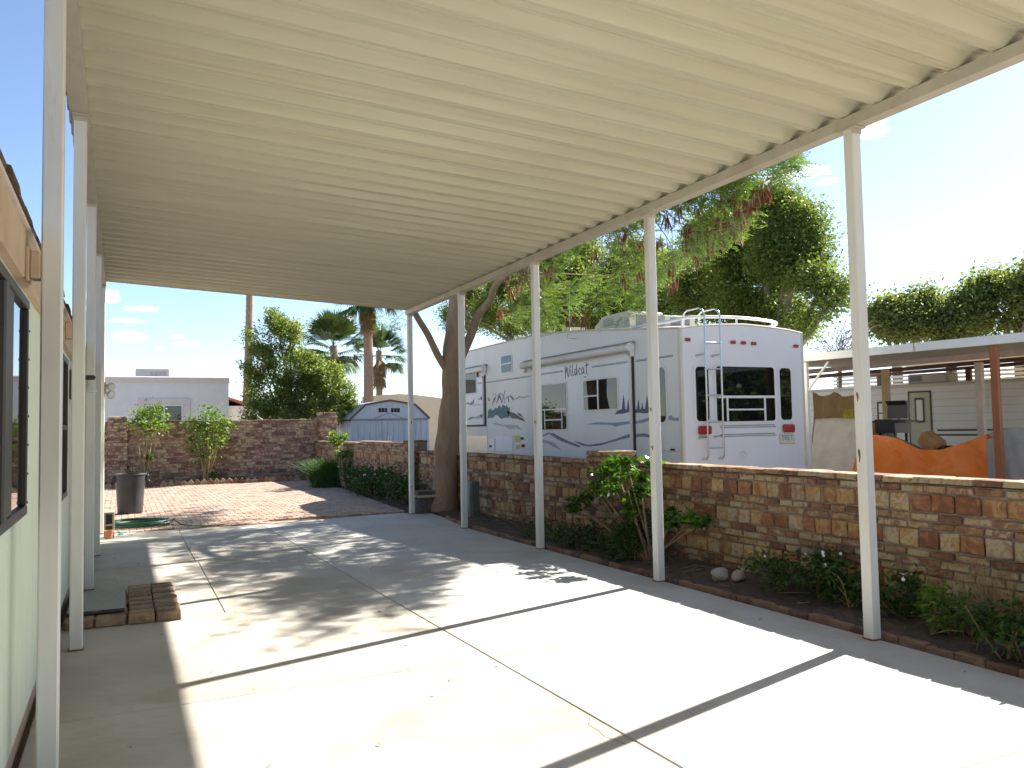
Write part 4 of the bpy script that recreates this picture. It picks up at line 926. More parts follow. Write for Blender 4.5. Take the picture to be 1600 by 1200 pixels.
    G = {'T': [[(0, 1), (1, 1)], [(.5, 1), (.5, 0)]], 'R': [[(0, 0), (0, 1), (.9, .95), (.9, .55), (0, .5), (1, 0)]], 'E': [[(1, 1), (0, 1), (0, 0), (1, 0)], [(0, .5), (.8, .5)]]}
    for i, ch in enumerate('TRET'):
        for s in G[ch]: 
            for a, b in zip(s[:-1], s[1:]): m.tube([(9.525+.062*i+.042*a[0], Yr-.0105, 1.318+.075*a[1]), (9.525+.062*i+.042*b[0], Yr-.0105, 1.318+.075*b[1])], .0055, 4)
    obj('plate_text', m, 'plate_blue', lp)
    q = on_y(1160, 711, RY0); m = MB(); m.tube([(q[0]+.06*math.cos(a), Yr-.003, q[2]+.06*math.sin(a)) for a in np.linspace(0, 2*math.pi, 25)], .006, 5, False); m.tube([(q[0], Yr-.003, q[2]-.03), (q[0], Yr-.003, q[2]+.03)], .006, 5).tube([(q[0]-.025, Yr-.003, q[2]-.01), (q[0]+.02, Yr-.003, q[2]-.03)], .005, 5); obj('emblem', m, 'pink_trim', rear)
    # ladder
    la = MB(); yl = Yr-.13
    for x in (7.955, 8.25): la.tube([(x, Yr-.001, 1.07), (x, yl+.04, 1.07), (x, yl, 1.12), (x, yl, 3.25), (x, yl+.04, 3.33), (x, yl+.12, 3.37), (x, yl+.42, 3.37), (x, yl+.5, 3.33), (x, yl+.52, 3.08)], .014, 8)
    ld = obj('ladder', la, 'chrome', v, 50); rg = MB()
    for z in (1.24, 1.63, 2.03, 2.43, 2.83): obj('rung', MB().tube([(7.94, yl, z), (8.265, yl, z)], .013, 8), 'chrome', ld, 50)
    for z in (1.42, 2.66):
        for x in (7.955, 8.25): rg.tube([(x, yl, z), (x-.06, Yr-.001, z-.02)], .011, 6).lathe([(.001, 0), (.028, 0), (.028, .012), (.001, .012)], (x-.06, Yr-.013, z-.02), 10, 'y')
    obj('standoff', rg, 'chrome', ld, 50)
    # roof rail, air conditioners, vents, aerial
    zr = 3.25; rr = MB(); rr.tube(catmull([(7.78, 11.6, zr), (7.78, 11.0, zr-.02), (7.80, 10.45, zr-.02), (8.0, 10.25, zr+.01), (8.82, 10.2, zr+.03), (9.6, 10.25, zr), (9.82, 10.42, zr-.03), (9.86, 10.8, zr-.04)], 8), .026, 8); rl = obj('roof_rail', rr, 'rv_white', v, 50)
    for (x, y) in ((7.76, 11.0), (7.85, 10.33), (8.82, 10.2), (9.6, 10.25), (9.86, 10.8)):
        zt = 3.05+.28*(y-10.08)/2.76; obj('stanchion', MB().cyl((x, y, zt-.02), (x, y, zr), .016, n=8), 'rv_white', rl, 50)
    def ac(yc, xc, L, W, H):
        zb = (3.05+.28*min(1, (yc-L/2-10.08)/2.76))+.055
        pr = [(yc-L/2, zb), (yc-L/2, zb+H*.92), (yc-L/2+.05, zb+H), (yc+L*.22, zb+H), (yc+L*.46, zb+H*.55), (yc+L/2, zb+H*.2), (yc+L/2, zb+.0)]
        a = obj('air_conditioner', MB().prism(pr, 'x', xc-W/2, xc+W/2), 'ac_beige', v); s = MB()
        for i in range(5):
            for sx in (xc-W/2-.003,): s.box((sx, yc-.1, zb+H*.42+.03*i), (sx+.002, yc+.27, zb+H*.42+.03*i+.012))
        obj('vent_slot', s, 'lamp_grey', a); obj('grille', MB().box((xc-W*.32, yc-L/2-.004, zb+.04), (xc+W*.32, yc-L/2-.0005, zb+H*.8)), 'lamp_grey', a)
    ac(13.15, 8.72, 1.25, .74, .34); ac(11.65, 8.55, .7, .62, .22)
    for (y, x, s) in ((14.5, 8.3, .36), (17.0, 8.5, .38), (13.6, 9.3, .36)): obj('roof_vent', MB().prism([(y-s/2, 3.44), (y-s*.4, 3.60), (y+s*.4, 3.62), (y+s/2, 3.44)], 'x', x-s/2, x+s/2), 'ac_beige' if y < 17 else 'rv_white', v)
    obj('aerial', MB().tube([(8.0, 14.1, 3.44), (8.0, 14.12, 3.6), (8.0, 14.1, 4.25)], [.02, .006, .003], 6), 'rv_white', v)
    # running gear
    for y in (14.2, 15.15):
        for x, sg in ((RX0+.12, -1), (RX1-.12, 1)):
            t = obj('wheel', MB().lathe([(.2, -.1), (.33, -.1), (.36, -.06), (.36, .06), (.33, .1), (.2, .1)], (x, y, .27), 24, 'x'), 'rubber', v, 40); obj('rim', MB().lathe([(.001, -.05), (.19, -.08), (.2, -.07), (.2, .07), (.19, .08), (.001, .05)], (x, y, .27), 20, 'x'), 'rv_white', t, 40)
    obj('chassis', MB().box((RX0+.3, 10.4, .42), (RX0+.42, 19.0, .63)).box((RX1-.42, 10.4, .42), (RX1-.3, 19.0, .63)).box((RX0+.1, 14.64, .22), (RX1-.1, 14.72, .3)).box((8.6, 18.6, .9), (9.0, 18.9, 1.44)), 'black_seal', v)
    obj('jack', MB().cyl((8.0, 17.9, -.09), (8.0, 17.9, 1.43), .05).cyl((9.6, 17.9, -.09), (9.6, 17.9, 1.43), .05).cyl((8.2, 10.6, -.09), (8.2, 10.6, .5), .04).cyl((9.4, 10.6, -.09), (9.4, 10.6, .5), .04), 'grey_metal', v, 50)
build_rv()

# ------------------------------------------------------------------ neighbour's carport with a second trailer
NA = on_z(1258, 553, 2.8); NB_ = on_z(1600, 519, 2.8)
NE = NB_-NA; NE[2] = 0; NE /= np.linalg.norm(NE); NN = np.array([-NE[1], NE[0], 0.0])
NT = Matrix(((NE[0], NN[0], 0, NA[0]), (NE[1], NN[1], 0, NA[1]), (0, 0, 1, 0), (0, 0, 0, 1)))     # local (along, away, up)
def npt(x, y, d):
    D = ray(x, y); t = ((NA+NN*d-CAM) @ NN)/(D @ NN); P = CAM+t*D; return float((P-NA) @ NE), d, float(P[2])
def nwold(a, d, z): return tuple(NT @ Vector((a, d, z)))
def build_neighbour():
    M_ = lambda: MB(NT)
    z0 = lambda d: 2.80+.045*d
    c = thing('neighbour_carport', 'wide flat carport with white fascia over a parked trailer and clutter', 'carport', nwold(1, 4, 0))
    obj('fascia', M_().cbox((-3.0, -.02, 2.665), (6.5, .03, 2.80), .006), 'carport_white', c)
    obj('roof_sheet', M_().add([(-3.0, .031, z0(0)-.03), (6.5, .031, z0(0)-.03), (6.5, 15.5, z0(15)), (-3.0-4, 15.5, z0(15)), (-3, .031, z0(0)-.004), (6.5, .031, z0(0)-.004), (6.5, 15.5, z0(15)+.03), (-7, 15.5, z0(15)+.03)], [(0, 1, 2, 3), (4, 7, 6, 5), (0, 4, 5, 1), (1, 5, 6, 2), (2, 6, 7, 3), (3, 7, 4, 0)]), 'carport_under', c)
    for a in (-2.4, -.2, 2.0, 4.2): obj('fascia_joint', M_().box((a, -.024, 2.667), (a+.012, -.0205, 2.798)), 'rust', c)
    ba = npt(1300, 580, 3.0); bb = npt(1600, 546, 3.0); sl = (bb[2]-ba[2])/(bb[0]-ba[0])
    for d in (3.0, 7.5, 12.0):
        f = lambda a: ba[2]+sl*(a-ba[0])+(.045*(d-3))
        obj('cross_beam', M_().add([(-7, d-.03, f(-2.5)-.05), (6.4, d-.03, f(2.5)-.05), (6.4, d+.03, f(2.5)-.05), (-7, d+.03, f(-2.5)-.05), (-7, d-.03, f(-2.5)+.05), (6.4, d-.03, f(2.5)+.05), (6.4, d+.03, f(2.5)+.05), (-7, d+.03, f(-2.5)+.05)], [(0, 3, 2, 1), (4, 5, 6, 7), (0, 1, 5, 4), (1, 2, 6, 5), (2, 3, 7, 6), (3, 0, 4, 7)]), 'pale_post' if d < 5 else 'brown_trim', c)
    def post(x, y0, d, w, mat, ztop, name='post'):
        a = npt(x, y0, d)[0]; return obj(name, M_().cbox((a-w/2, d-w/2, -.09), (a+w/2, d+w/2, ztop), .006), mat, c), a
    post(1556, 600, .08, .10, 'brown_post', 2.665); po, a = post(1262, 650, .1, .075, 'carport_white', 2.665); obj('brace', M_().tube([(a, .1, 2.12), (a+.42, .16, 2.64)], .022, 6), 'carport_white', po)
    post(1384, 600, 2.95, .12, 'tan_post', 2.62); post(1531, 600, 2.95, .12, 'pale_post', 2.62)
    for a in (-6.2, -3.4, -.6, 2.2): obj('post', M_().cbox((a, 12.0, -.09), (a+.14, 12.14, 3.1), .006), 'brown_trim', c)
    # slatted screen seen under the far edge
    s = M_()
    sc = thing('slat_screen', 'pale horizontal slat screen beyond the parked trailer under the neighbouring roof', 'fence', nwold(-3, 14.5, 0))
    for k in range(12): obj('slat', M_().box((-9.5, 14.5, 1.75+.13*k), (4.5, 14.53, 1.75+.13*k+.085)), 'trailer_white', sc)
    for a in (-9.4, -7.4, -5.2, -3.0, -.8, 1.4, 3.6): obj('post', M_().box((a, 14.54, -.09), (a+.1, 14.64, 3.4)), 'brown_trim', sc)
    # second trailer
    D = 10.0; t = thing('parked_trailer', 'older white trailer with dark belt stripes parked under the neighbouring carport', 'trailer', nwold(-2.0, 11.2, 0))
    zt = 2.62; y1 = D+2.3
    obj('body', M_().prism([(D, .55), (D, zt-.06), (D+.06, zt), (y1-.06, zt), (y1, zt-.06), (y1, .55)], 'x', -7.8, 1.6), 'trailer_white', t)
    for k in range(9): obj('siding_seam', M_().box((-7.75, D-.004, .75+.2*k), (1.55, D-.0005, .758+.2*k)), 'print_pale', t)
    obj('roof_trim', M_().cbox((-7.8, D-.02, zt-.10), (1.6, D-.0005, zt-.03), .006), 'ac_beige', t)
    for z in (1.33, 1.20): obj('belt_stripe', M_().box((-3.2, D-.012, z-.05), (1.55, D-.0045, z+.0)), 'trailer_brown', t)
    a0 = npt(1420, 640, D)[0]; a1 = npt(1456, 640, D)[0]
    dr = obj('door', M_().prism(rrect(a0+.04, .75, a1-.04, 2.36, .05), 'y', D-.02, D-.005), 'door_cream', t)
    obj('door_frame', M_().box((a0, D-.024, .72), (a0+.04, D-.0045, 2.41)).box((a1-.04, D-.024, .72), (a1, D-.0045, 2.41)).box((a0+.0405, D-.024, 2.365), (a1-.0405, D-.0045, 2.41)), 'trailer_brown', dr)
    am = (a0+a1)/2; obj('door_window', M_().prism(rrect(am-.14, 1.52, am+.14, 2.22, .05), 'y', D-.032, D-.0205), 'trailer_brown', dr); obj('door_pane', M_().prism(rrect(am-.09, 1.58, am+.09, 2.16, .03), 'y', D-.036, D-.0325), 'trailer_white', dr)
    w0 = npt(1371, 640, D)[0]; w1 = npt(1406, 640, D)[0]
    wn = obj('window', M_().prism(rrect(w0, 1.5, w1, 2.15, .03), 'y', D-.02, D-.005), 'trailer_brown', t); obj('pane', M_().box((w0+.06, D-.026, 1.56), (w1-.06, D-.0205, 2.09)), 'trailer_white', wn); obj('pane_rail', M_().box((w0+.06, D-.03, 1.80), (w1-.06, D-.0265, 1.83)), 'trailer_brown', wn)
    aa = npt(1423, 590, D+.7); ab = npt(1470, 590, D+.7)
    acn = obj('air_conditioner', M_().cbox((aa[0], D+.5, zt+.002), (ab[0]+.3, D+1.1, zt+.30), .05), 'ac_beige', t); obj('grille', M_().box((aa[0]+.08, D+.496, zt+.08), (aa[0]+.45, D+.4995, zt+.25)), 'lamp_grey', acn)
    obj('axle', M_().box((-4.5, D+.2, .25), (-2.5, D+2.1, .56)), 'black_seal', t)
    for a in (-4.2, -3.3):
        for yy in (D+.2, D+2.1): obj('wheel', M_().lathe([(.001, -.1), (.3, -.1), (.34, -.05), (.34, .05), (.3, .1), (.001, .1)], (a, yy, .25), 20, 'y'), 'rubber', t, 40)
    # tarps and clutter by the wall: cloth sheets with folds
    def cloth(name, label, mat, top, bot, d0, d1, nu=36, nv=16, fold=.04, seed=0, cat='tarp', back=None):
        """top/bot: lists of (pixel x, pixel y, depth); sheet hangs between the two edges"""
        r = rs(seed); T = [npt(*p) for p in top]; B = [npt(*p) for p in bot]
        def samp(L, u): k = u*(len(L)-1); i = min(int(k), len(L)-2); f = k-i; return np.array(L[i])*(1-f)+np.array(L[i+1])*f
        ph = r.uniform(0, 6, 4); V = []; F = []
        for j in range(-2, nv):
            v = max(0, j)/(nv-1)
            for i in range(nu):
                u = i/(nu-1); p = samp(T, u)*(1-v)+samp(B, u)*v; amp = fold*(.25+.75*v)
                if j < 0: p[1] += -.09*j; p[2] -= (.015, .06)[-j-1]
                p[1] += fold*.9*math.sin(u*8.5+v*5.5+ph[3])*v
                p[1] += amp*(math.sin(u*17+ph[0]+2.2*v)+.6*math.sin(u*33+ph[1]-3*v)+.4*math.sin(v*7+u*9+ph[2]))
                V.append(tuple(p))
        for j in range(nv+1):
            for i in range(nu-1): F.append((j*nu+i, j*nu+i+1, (j+1)*nu+i+1, (j+1)*nu+i))
        k = len(V); V += [(p[0], p[1]+.006, p[2]) for p in V]; F += [tuple(k+q for q in f[::-1]) for f in F]
        a, _, z = samp(B, .5); o = obj(name, M_().add(V, F), mat, None, 60, nwold(a, d0, 0), normals=False); return tag(o, label, cat)
    G = 1010
    cloth('tarp', 'bright orange plastic tarp hung behind the garden wall', 'orange_tarp', [(1345, 684, .55), (1362, 679, .6), (1400, 684, .55), (1435, 702, .5), (1468, 703, .5), (1500, 694, .5), (1541, 678, .5)], [(1322, 800, .3), (1362, 806, .35), (1435, 815, .35), (1500, 822, .35), (1541, 828, .35)], .4, .4, 80, 26, .06, 3)
    cloth('tarp', 'pale canvas tarp sloping down beside the white trailer rear', 'canvas_tarp', [(1274, 655, 1.5), (1305, 653, 1.5), (1338, 655, 1.5)], [(1258, 770, .35), (1300, 780, .35), (1350, 785, .4)], .5, .5, 30, 16, .02, 4)
    cloth('tarp', 'wrinkled grey tan tarp covering a load beside the brown post', 'grey_tarp', [(1540, 680, .9), (1560, 672, 1.3), (1600, 668, 1.4), (1700, 655, 1.4)], [(1540, 830, .45), (1580, 835, .42), (1640, 845, .42), (1720, 850, .42)], .4, .4, 46, 18, .05, 5)
    cloth('cloth', 'tan cloth hanging in V folds under the neighbouring roof', 'tan_cloth', [(1270, 613, 2.9), (1278, 618, 2.9), (1287, 619, 2.9), (1296, 617, 2.9), (1303, 612, 2.9), (1311, 618, 2.9), (1320, 620, 2.9), (1330, 618, 2.9), (1345, 614, 2.9)], [(1270, 700, 2.9), (1300, 702, 2.9), (1345, 702, 2.9)], 2.9, 2.9, 40, 10, .05, 6, 'cloth')
    cloth('cloth', 'yellow patterned cloth hung beside the tan cloth', 'yellow_cloth', [(1317, 640, 2.8), (1345, 638, 2.8)], [(1317, 700, 2.75), (1345, 700, 2.75)], 2.8, 2.8, 14, 8, .03, 7, 'cloth')
    # barbecue grill with raised hood
    d = 1.8; g0 = npt(1376, 650, d)[0]; g1 = npt(1413, 650, d)[0]; gm = (g0+g1)/2; g = thing('barbecue_grill', 'black barbecue grill with its hood raised behind the orange tarp', 'grill', nwold(gm, d, 0))
    zt = 1.62
    obj('firebox', M_().prism([(d-.25, zt-.25), (d-.28, zt), (d+.28, zt), (d+.25, zt-.25)], 'x', g0+.05, g1-.03), 'grill_black', g)
    obj('hood', M_().prism([(d+.24, zt+.01), (d+.30, zt+.28), (d+.22, zt+.34), (d+.12, zt+.34), (d+.20, zt+.26), (d+.18, zt+.01)], 'x', g0+.02, g1-.05), 'grill_black', g)
    obj('side_shelf', M_().cbox((g1-.03, d-.22, zt-.06), (g1+.14, d+.22, zt-.02), .006).cbox((g0-.14, d-.22, zt-.06), (g0+.05, d+.22, zt-.02), .006), 'grill_black', g)
    for sx in (g0+.07, g1-.10):
        for yy in (d-.2, d+.16): obj('leg', M_().box((sx, yy, -.09), (sx+.04, yy+.04, zt-.2)), 'grill_black', g)
    obj('cabinet', M_().cbox((g0+.06, d-.18, .9), (gm-.05, d+.15, zt-.24), .01), 'lamp_grey', g)
    b = thing('cardboard_carton', 'brown carton standing beside the black barbecue grill', 'box', nwold(g0-.3, 2.1, 0)); obj('carton', M_().cbox((g0-.5, 1.9, -.09), (g0-.08, 2.3, 1.56), .01), 'foam_brown', b); obj('tape', M_().box((g0-.31, 1.896, .2), (g0-.25, 1.8995, 1.55)), 'tan_cloth', b)
    # heap behind the tarp: foam block, dark mat, blue crate on a bench
    q = npt(1455, 690, 1.1); be = thing('work_bench', 'low dark bench carrying clutter behind the orange tarp', 'bench', nwold(q[0], 1.2, 0))
    obj('top', M_().cbox((q[0]-.95, .85, .98), (q[0]+.75, 1.6, 1.03), .006), 'trailer_brown', be)
    for a in (-.9, .65):
        for yy in (.9, 1.5): obj('leg', M_().box((q[0]+a, yy, -.09), (q[0]+a+.06, yy+.06, .979)), 'trailer_brown', be)
    M3 = NT @ Matrix.Translation((q[0]+.0, 1.12, 1.22)) @ Matrix.Rotation(R(38), 4, 'Y') @ Matrix.Rotation(R(12), 4, 'X'); tag(obj('foam_block', MB(M3).cbox((-.19, -.14, -.13), (.19, .14, .13), .05), 'foam_brown', None, 40, nwold(q[0], 1.12, 1.03)), 'brown foam cushion lying tilted above the orange tarp', 'cushion')
    M3 = NT @ Matrix.Translation((q[0]-.42, 1.0, 1.20)) @ Matrix.Rotation(R(22), 4, 'Y'); tag(obj('rolled_mat', MB(M3).tube([(-.36, 0, 0), (.36, 0, 0)], .055, 12), 'pedestal_green', None, 50, nwold(q[0]-.42, 1.0, 1.05)), 'dark rolled mat leaning beside the brown foam cushion', 'mat')
    tag(obj('tool_case', M_().cbox((q[0]+.14, 1.0, 1.031), (q[0]+.42, 1.3, 1.14), .02).cbox((q[0]+.2, 1.12, 1.14), (q[0]+.34, 1.16, 1.17), .01), 'grill_black', None, None, nwold(q[0]+.3, 1.1, 1.03)), 'flat black case lying right of the brown foam cushion', 'case')
    q2 = npt(1488, 687, 1.35); tag(obj('blue_tub', MB(NT @ Matrix.Translation((q2[0], 1.4, 1.031))).lathe([(.001, 0), (.1, 0), (.12, .1), (.13, .105), (.13, .12), (.11, .12), (.09, .02), (.001, .02)], (0, 0, 0), 16), 'blue_plastic', None, 40, nwold(q2[0], 1.4, 1.03)), 'small dark blue plastic tub on the clutter behind the tarp', 'tub')
build_neighbour()

# ------------------------------------------------------------------ buildings beyond the back wall
def build_background():
    Y = 34.0; h = thing('stucco_house', 'flat roofed pinkish white stucco house beyond the tall stone wall', 'house', (0, 37, 0))
    obj('wall', MB().box((-1.3, Y, -.09), (3.80, Y+8, 3.55)), 'white_stucco', h); obj('parapet', MB().cbox((-1.35, Y-.06, 3.551), (3.86, Y+8.05, 3.80), .04), 'pink_trim', h)
    a = on_y(227, 633, Y); b = on_y(285, 660, Y); zb = 1.0
    w = obj('window', MB().box((a[0]-.02, Y-.03, zb), (b[0]+.02, Y-.001, a[2]+.02)), 'rv_white', h); xm = (a[0]+b[0])/2
    obj('pane', MB().box((a[0]+.04, Y-.036, zb+.05), (xm-.025, Y-.0305, a[2]-.04)), 'window_glass', w); obj('pane', MB().box((xm+.025, Y-.036, zb+.05), (b[0]-.04, Y-.0305, a[2]-.04)), 'window_glass', w)
    obj('window_surround', MB().cbox((a[0]-.28, Y-.05, a[2]+.03), (b[0]+.28, Y-.001, a[2]+.24), .01).cbox((a[0]-.28, Y-.05, .9), (a[0]-.03, Y-.001, a[2]+.029), .01).cbox((b[0]+.03, Y-.05, .9), (b[0]+.28, Y-.001, a[2]+.029), .01), 'pink_trim', h)
    a = on_y(212, 577, Y+3); b = on_y(264, 590, Y+3)
    ac = obj('rooftop_cooler', MB().cbox((a[0], Y+2.6, 3.801), (b[0], Y+3.8, a[2]), .02), 'grey_metal', h); mm = MB()
    for k in range(4): x = a[0]+(b[0]-a[0])*(.42+.13*k); mm.box((x, Y+2.594, 3.86), (x+.12, Y+2.5995, a[2]-.12))
    obj('louvre', mm, 'lamp_grey', ac)
    obj('tile_eave', MB().prism([(3.80, 3.05), (5.0, 2.62), (5.05, 2.70), (3.80, 3.14)], 'y', Y+1.5, Y+8), 'red_tile', h); obj('side_wing', MB().box((3.801, Y+2.0, -.09), (4.75, Y+7.9, 2.72)), 'white_stucco', h)
    # barn shaped shed
    Yg = 30.0; sx = [on_y(x, y, Yg) for x, y in ((547, 655), (571, 632), (610, 625), (648, 632), (672, 655))]
    s = thing('barn_shed', 'blue grey metal storage shed with gambrel roof and brown trim', 'shed', (9.1, 31.5, 0))
    xl, xr = sx[0][0], sx[4][0]; prof = [(xl, sx[0][2]), (sx[1][0], sx[1][2]), (sx[2][0], sx[2][2]), (xr-(sx[1][0]-xl), sx[1][2]), (xr, sx[0][2])]
    obj('wall', MB().prism([(xl+.04, -.09)]+[(x, z-.03) for x, z in [(xl+.04, prof[0][1])]+prof[1:4]+[(xr-.04, prof[4][1])]]+[(xr-.04, -.09)], 'y', Yg+.04, 33.2), 'blue_shed', s)
    for (p, q) in zip(prof[:-1], prof[1:]):
        d = np.array([q[0]-p[0], q[1]-p[1]]); n = np.array([-d[1], d[0]])/np.linalg.norm(d)*.02; rp = obj('roof_panel', MB().prism([(p[0]+d[0]*.004, p[1]+d[1]*.004), (q[0]-d[0]*.004, q[1]-d[1]*.004), (q[0]-d[0]*.004+n[0], q[1]-d[1]*.004+n[1]), (p[0]+d[0]*.004+n[0], p[1]+d[1]*.004+n[1])], 'y', Yg+.02, 33.25), 'blue_shed', s)
        obj('trim', MB().prism([(p[0]-n[0]*2, p[1]-n[1]*2), (q[0]-n[0]*2, q[1]-n[1]*2), (q[0]+n[0]*1.3, q[1]+n[1]*1.3), (p[0]+n[0]*1.3, p[1]+n[1]*1.3)], 'y', Yg-.01, Yg+.018), 'brown_trim', rp)
    obj('eave_trim', MB().cbox((xl-.03, Yg+.02, prof[0][1]-.07), (xl+.03, 33.2, prof[0][1]-.01), .006), 'brown_trim', s)
    for k in range(14): x = xl+.12+(xr-xl-.24)*k/13; obj('wall_rib', MB().cbox((x-.015, Yg+.018, -.09), (x+.015, Yg+.0395, prof[0][1]-.05), .004), 'blue_shed', s)
    for k in range(10): y = Yg+.2+.3*k; obj('wall_rib', MB().cbox((xl+.018, y-.02, -.09), (xl+.0395, y+.02, prof[0][1]-.08), .004), 'blue_shed', s)
    obj('lintel', MB().cbox((xl+.05, Yg+.0, prof[0][1]-.06), (xr-.05, Yg+.017, prof[0][1]+.0), .004), 'lamp_grey', s)
    for k in range(6):
        q = on_y(594+4.8*k+(5 if k > 2 else 0), 641, Yg); obj('gable_pane', MB().box((q[0]-.05, Yg+.03, q[2]-.07), (q[0]+.05, Yg+.0395, q[2]+.08)), 'window_glass', s)
    mm = MB(); mm.tube([(9.0-.45, Yg+.03, sx[0][2]+.02), (9.0+.1, Yg+.03, sx[0][2]+.22), (9.0+.65, Yg+.03, sx[0][2]+.02)], .012, 5); obj('lintel_arch', mm, 'lamp_grey', s)
    for x in (9.05, 9.15): obj('door_handle', MB().cbox((x, Yg+.0, 1.05), (x+.03, Yg+.0175, 1.35), .004), 'trailer_white', s)
    # long beige building with a low curved front
    Yb = 44.0; b = thing('beige_building', 'long beige building with a shallow arched front behind the shed', 'building', (15, 48, 0))
    P = [on_y(x, y, Yb) for x, y in ((568, 620), (590, 617.5), (625, 615.5), (650, 617), (675, 620), (692, 622.5))]
    obj('front_wall', MB().prism([(P[0][0], -.09)]+[(p[0], p[2]) for p in P]+[(P[-1][0], -.09)], 'y', Yb, Yb+.3), 'beige_stucco', b)
    z = P[-1][2]; x1 = P[-1][0]; obj('side_wall', MB().box((x1+.001, Yb+.1, -.09), (x1+14, Yb+8, z-.25)), 'beige_stucco', b); obj('eave', MB().cbox((x1, Yb-.1, z-.249), (x1+14, Yb+8.1, z-.08), .02), 'trailer_brown', b)
    zl = on_y(545, 626, Yb)[2]; obj('porch_wall', MB().box((P[0][0]-3.5, Yb+1.0, -.09), (P[0][0]-.001, Yb+8, zl-.3)), 'tan_cloth', b); obj('porch_roof', MB().cbox((P[0][0]-3.7, Yb+.5, zl-.299), (P[0][0]-.001, Yb+8.1, zl-.12), .03), 'carport_white', b)
    obj('cooler_dome', MB().lathe([(.6, 0), (.6, .2), (.45, .38), (.001, .45)], (P[0][0]-1.2, Yb+2.5, zl-.119), 16), 'carport_white', b, 50)
build_background()

# ------------------------------------------------------------------ vegetation
def px_blob(x, y, X, rpx, squash=.85, axis='x'):
    p = on_x(x, y, X) if axis == 'x' else on_y(x, y, X); r = rpx/FPX*float((p-CAM) @ CF); return (p[0], p[1], p[2], r, r, r*squash)
def stuff_part(name, mesh, mat, parent): return obj(name, mesh, mat, parent)

def broad_tree(name, label, blobs, n_clump, per, cr, leaf, mat, seed, trunk=None, tr=.28, bark='bark_grey', shell=.55, group=None, sink=-.09, up=.4, branches=True):
    rng = rs(seed); B = np.array(blobs); c = B[:, :3].mean(0); base = np.array(trunk if trunk is not None else (c[0], c[1], sink), float)
    t = thing(name, label, 'tree', tuple(base), group); C, P = clumped(rng, blobs, n_clump, per, cr, shell)
    obj('crown', leaves(rng, P, leaf, .55, up), mat, t)
    mb = MB(); zt = base[2]+(B[:, 2].min()-B[:, 5].max()*.3-base[2])*.75; top = base*.75+c*.25; top[2] = max(zt, base[2]+.5)
    limb(mb, [base, (base*.6+top*.4)+rng.normal(0, .05, 3), top], tr, tr*.7, 10, 6)
    for b in B:
        mid = top*.5+b[:3]*.5+rng.normal(0, .12, 3)*b[3]; mid[2] -= .1*b[5]; limb(mb, [top, mid, b[:3]], tr*.42, tr*.13, 6, 5)
        for k in range(4):
            q = b[:3]+rng.normal(0, .5, 3)*b[3:]; limb(mb, [mid*.4+b[:3]*.6, (mid+b[:3]+q)/3+rng.normal(0, .05, 3), q], tr*.13, tr*.035, 5, 4)
    obj('trunk', mb, bark, t, 60); return t

